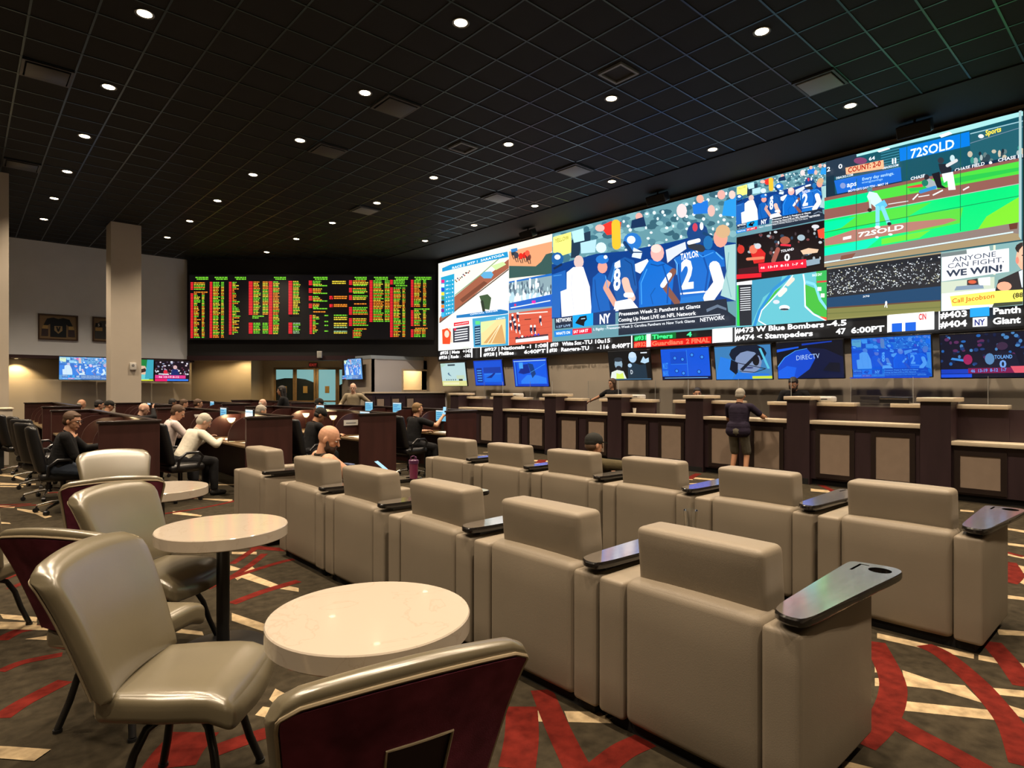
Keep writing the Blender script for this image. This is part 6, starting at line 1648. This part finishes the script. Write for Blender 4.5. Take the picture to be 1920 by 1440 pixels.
        m.T = Matrix.Translation(HC) @ (Hm @ Matrix.Rotation(R(8 * sgn), 3, 'Y')).to_4x4() @ Matrix.Diagonal((s, s, s, 1)); m.prism(pts, .045, .052); m.build('cap_brim', cloth('dark cap cloth', (.022, .022, .020)), t, smooth=False)
        if hairm:
            c = MB(); blob(c, hp_(-.042, 0, -.018), (.062 * s, .080 * s, .055 * s), Hm); skin_over(c, 'hair', hairm, t, .007, 1)
    if beard:
        c = MB(); blob(c, hp_(.040, 0, -.078), (.060 * s, .062 * s, .050 * s), Hm); limb(c, hp_(.078, 0, -.100), .026 * s, hp_(.07, 0, -.128), .018 * s)
        for q in (1, -1): limb(c, hp_(.015, q * .068, -.02), .012 * s, hp_(.04, q * .058, -.07), .020 * s)
        limb(c, hp_(.094, .022, -.046), .007 * s, hp_(.094, -.022, -.046), .007 * s, 6)
        skin_over(c, 'beard', beard, t, .006, 1)
    if glasses:
        m = MB()
        for q in (1, -1):
            ring = [hp_(.108, q * .032 + .022 * math.cos(2 * PI * k / 14), .006 + .017 * math.sin(2 * PI * k / 14)) for k in range(14)]
            m.tube(ring, .0022, 5, closed=True); m.tube([hp_(.106, q * .054, .010), hp_(.02, q * .080, .010), hp_(-.01, q * .082, .0)], .002, 5)
        m.tube([hp_(.110, .010, .010), hp_(.110, -.010, .010)], .002, 5); m.build('glasses', M['plastic_black'], t)
    t['rh'] = list(rh); t['lh'] = list(lh)
    return t, rh, lh
BLK = cloth('black knit', (.010, .010, .011)); GREYH = mat('grey hair', (.32, .29, .24), .8, bump=.6, bscale=120); WHITEH = mat('white hair', (.50, .46, .38), .85, bump=.6, bscale=120)
BROWNH = mat('brown hair', (.07, .035, .016), .7, bump=.6, bscale=120); DARKH = mat('black hair', (.014, .011, .010), .7, bump=.6, bscale=120); SANDH = mat('sandy hair', (.20, .12, .05), .8, bump=.6, bscale=120)
JEANS = cloth('dark denim', (.035, .045, .065)); DKTR = cloth('dark trousers', (.02, .02, .022))
# 1 man with glasses, black sweater, chin in hand
person('man in black sweater and glasses, chin in hand, at the leftmost desk row', (.92, 9.85, 0), R(-12), lean=15, head=(-26, 14), rh='chin', lh=(.52, .22, .84), rp_=(.1, -.5, -1), topm=BLK, legm=JEANS, hair='short', hairm=BROWNH, glasses=True, skin='fair', voxel=.008, wide=1.12, rc_=1.0, hip=(0, 0, .58), belly=.04)
# 2 pale pink shirt
person('man in pale pink shirt seated behind the white-haired person', (2.46, 11.15, 0), R(0), lean=14, head=(-20, 28), rh=(.50, -.15, .86), lh=(.5, .16, .86), topm=cloth('pale pink shirt', (.66, .56, .54)), legm=DKTR, hair='short', hairm=BROWNH, skin='fair', wide=1.1, hip=(0, 0, .62))
# 3 white hair, cream sweater
person('white-haired person in cream sweater bending over the lit desk', (2.41, 9.95, 0), R(10), lean=30, head=(-12, 34), rh=(.48, -.22, .84), lh=(.48, .2, .84), rp_=(-.2, -1, -.5), topm=cloth('cream sweater', (.64, .60, .50)), legm=DKTR, hair='long' if False else 'short', hairm=WHITEH, skin='pale', wide=1.12, hip=(0, 0, .57))
# 4 black cap
person('man in black with a black cap at the third desk row', (4.27, 9.80, 0), R(0), lean=16, head=(-20, 34), rh=(.5, -.15, .82), lh=(.5, .16, .82), topm=BLK, legm=DKTR, hair='cap', hairm=DARKH, skin='tan', wide=1.05, hip=(0, 0, .58))
# 5 bald bearded man with a phone in the lounge chair
bm, brh, blh = person('bald bearded man in sleeveless black top looking at his phone', (2.72, 5.55, 0), R(-12), hip=(0, 0, .50), lean=-17, head=(-30, 24), rh=(.32, -.08, .80), lh=(.34, .08, .78), topm=cloth('black hooded top', (.035, .028, .02)), sleeve='none', legs='short', legm=cloth('dark shorts', (.03, .03, .035)),
       hair='bald', hairm=BROWNH, beard=mat('dark beard', (.035, .018, .010), .8, bump=.5, bscale=150), skin='fair', voxel=.0065, s=1.06, wide=1.08, rp_=(-.2, -.7, -.7), lp=(0, .6, -.8), knees=(None, (.45, -.03, .755)), feet=((.62, .14, .09), (.70, .20, .50)), rc_=.9, lc_=.9)
tp = empty('mobile_phone', bm.matrix_basis @ (Vector(brh) * .5 + Vector(blh) * .5 + Vector((.10, -.02, .05))), R(-12), 'mobile phone with a lit blue screen held by the bald man', 'phone')
tp.rotation_euler = (0, R(35), R(-60))
m = MB(); m.rbox((0, 0, 0), (.15, .072, .009), .004, 2, mid=1); m.build('case', M['plastic_black'], tp)
m = MB(); m.box((-.07, -.033, .0046), (.07, .033, .0052)); m.build('screen', emit('lit phone screen', (.35, .65, .9), 1.2), tp, smooth=False)
# 6 man holding phone up
mm, r6, l6 = person('man in black T-shirt holding up a phone at the rightmost desk row', (6.20, 9.62, 0), R(0), lean=10, head=(-5, 4), rh=(.48, -.30, 1.10), lh=(.45, .2, .80), rp_=(-.1, -.6, -1), topm=BLK, sleeve='short', legm=DKTR, hair='crop', hairm=SANDH, skin='fair', wide=1.15, hip=(0, 0, .60), rc_=.9)
tp = empty('mobile_phone', mm.matrix_basis @ (Vector(r6) + Vector((.035, 0, .10))), 0, 'mobile phone with a glowing screen raised at the rightmost desk row', 'phone')
tp.rotation_euler = (0, R(-80), R(20))
m = MB(); m.rbox((0, 0, 0), (.15, .072, .009), .004, 2, mid=1); m.build('case', M['plastic_black'], tp)
m = MB(); m.box((-.07, -.033, .0046), (.07, .033, .0052)); m.build('screen', bpy.data.materials['lit phone screen'], tp, smooth=False)
# 7 man in a cap, back row
person('man in dark cap and olive shirt slouching in the back row of lounge chairs', (5.17, 4.18, 0), R(-8), hip=(0, 0, .47), lean=-30, head=(-10, 6), rh=(.30, -.32, .80), lh=(.3, .2, .66), topm=cloth('olive shirt', (.075, .060, .030)), sleeve='short', legm=JEANS, hair='cap', hairm=BROWNH, skin='fair', voxel=.008, wide=1.05, feet=((.62, .14, .09), (.62, -.14, .09)), knees=((.42, .12, .52), (.42, -.12, .52)), s=.97)
# 8 customer at the counter
person('grey-haired customer in navy polo and grey shorts standing at the counter', (10.11, 5.28, 0), R(8), hip=(0, 0, .88), lean=8, head=(5, 16), rh=(.42, -.30, 1.13), lh=(.40, .12, 1.13), rp_=(-.5, -.8, -.6), topm=cloth('navy plum polo', (.022, .016, .032)), sleeve='short', legs='short', legm=cloth('grey shorts', (.12, .11, .085)), hair='short', hairm=GREYH, skin='tan',
       voxel=.008, stand=True, wide=1.12, belly=.05, s=.98)
# 9-11 clerks
person('clerk with brown shoulder-length hair stretching one arm behind the counter', (11.70, 9.30, .15), R(180 + 5), hip=(0, 0, .96), lean=2, head=(-10, 6), rh=(.15, .60, 1.10) if False else (.05, -.72, 1.12), lh=(.3, .2, .98), rp_=(-.3, -.3, -.9), topm=BLK, sleeve='short', legm=DKTR, hair='long', hairm=BROWNH, skin='fair', stand=True, s=.98, wide=1.0)
person('bearded clerk in black shirt looking down behind the counter', (11.70, 4.98, .15), R(180 + 12), hip=(0, 0, .94), lean=6, head=(0, 30), rh=(.3, -.15, 1.10), lh=(.3, .2, 1.10), topm=BLK, sleeve='long', legm=DKTR, hair='short', hairm=DARKH, beard=mat('short beard', (.03, .02, .015), .8), skin='fair', stand=True, s=1.0, wide=1.12)
person('clerk of whom only the dark hair and brow show over the counter', (11.66, 7.02, .15), R(180 + 30), hip=(0, 0, .74), lean=6, head=(10, 8), topm=BLK, legm=DKTR, hair='short', hairm=DARKH, skin='fair', s=.98, feet=((.42, .14, .09), (.42, -.14, .09)), rh=(.3, -.15, .95), lh=(.3, .2, .95))
# 12 standing man by the office box
person('elderly man in khaki shirt standing with a hand on his hip by the office box', (7.95, 15.2, 0), R(-139), hip=(0, 0, .98), lean=10, head=(12, 8), lh=(-.06, .24, 1.02), lp=(-.6, 1, 0), rh=(.35, -.28, 1.16), rp_=(-.3, -.6, -.8), topm=cloth('khaki shirt', (.30, .25, .17)), sleeve='long', legm=cloth('grey trousers', (.16, .16, .18)), hair='fringe', hairm=WHITEH, skin='pale', stand=True, wide=1.1, voxel=.010, s=1.04, belly=.04)
# heads over the farther desks
def sitter(x, y, rz, lab, top, hairs, hm, skin='fair', head=(0, 15), rh=None, hip=.58, stand=False, glasses=False):
    person(lab, (x, y, 0), R(rz), hip=(0, 0, .93 if stand else hip), lean=12, head=head, rh=rh, topm=top, legm=DKTR, hair=hairs, hairm=hm, skin=skin, voxel=.013, stand=stand, glasses=glasses)
sitter(2.62, 14.35, -10, 'bald man in dark top raising a hand to his brow, far second aisle', BLK, 'bald', BROWNH, 'pale', (-10, 20), (.32, -.12, 1.20))
sitter(2.25, 19.9, 0, 'grey-haired head far back left of the middle column', cloth('grey jumper', (.2, .2, .2)), 'fringe', GREYH)
sitter(2.45, 18.5, 0, 'dark-haired head far back left of the middle column', BLK, 'short', DARKH)
sitter(2.50, 17.4, 0, 'person in a pale cap far back beside the middle column', cloth('tan jacket', (.25, .18, .1)), 'cap', None)
sitter(4.35, 19.5, 0, 'dark-haired head far back right of the middle column', cloth('white shirt', (.6, .58, .52)), 'short', DARKH, 'brown')
sitter(4.35, 18.3, 0, 'brown-haired head next to the dark-haired one, right of the middle column', cloth('white shirt', (.6, .58, .52)), 'short', BROWNH)
sitter(4.35, 16.9, 10, 'brown-haired head with glasses below the beige alcove', BLK, 'short', BROWNH, 'fair', (-20, 10), None, .60, False, True)
sitter(6.10, 17.3, 0, 'bald man in white shirt below the corner of the lobby', cloth('white shirt', (.6, .58, .52)), 'fringe', WHITEH, 'pale', (-20, 12))
sitter(6.25, 15.6, 150, 'person with long dark hair standing before the glazed doors', BLK, 'long', DARKH, 'tan', (0, 5), None, .62, True)
sitter(6.1, 13.7, 0, 'person in a dark cap just left of the standing man', BLK, 'cap', DARKH, 'tan', (-15, 15), None, .64)
sitter(4.25, 12.3, 0, 'grey-haired head behind the second desk row screen', cloth('grey jumper', (.2, .2, .2)), 'short', GREYH, 'fair', (0, 20), None, .55)
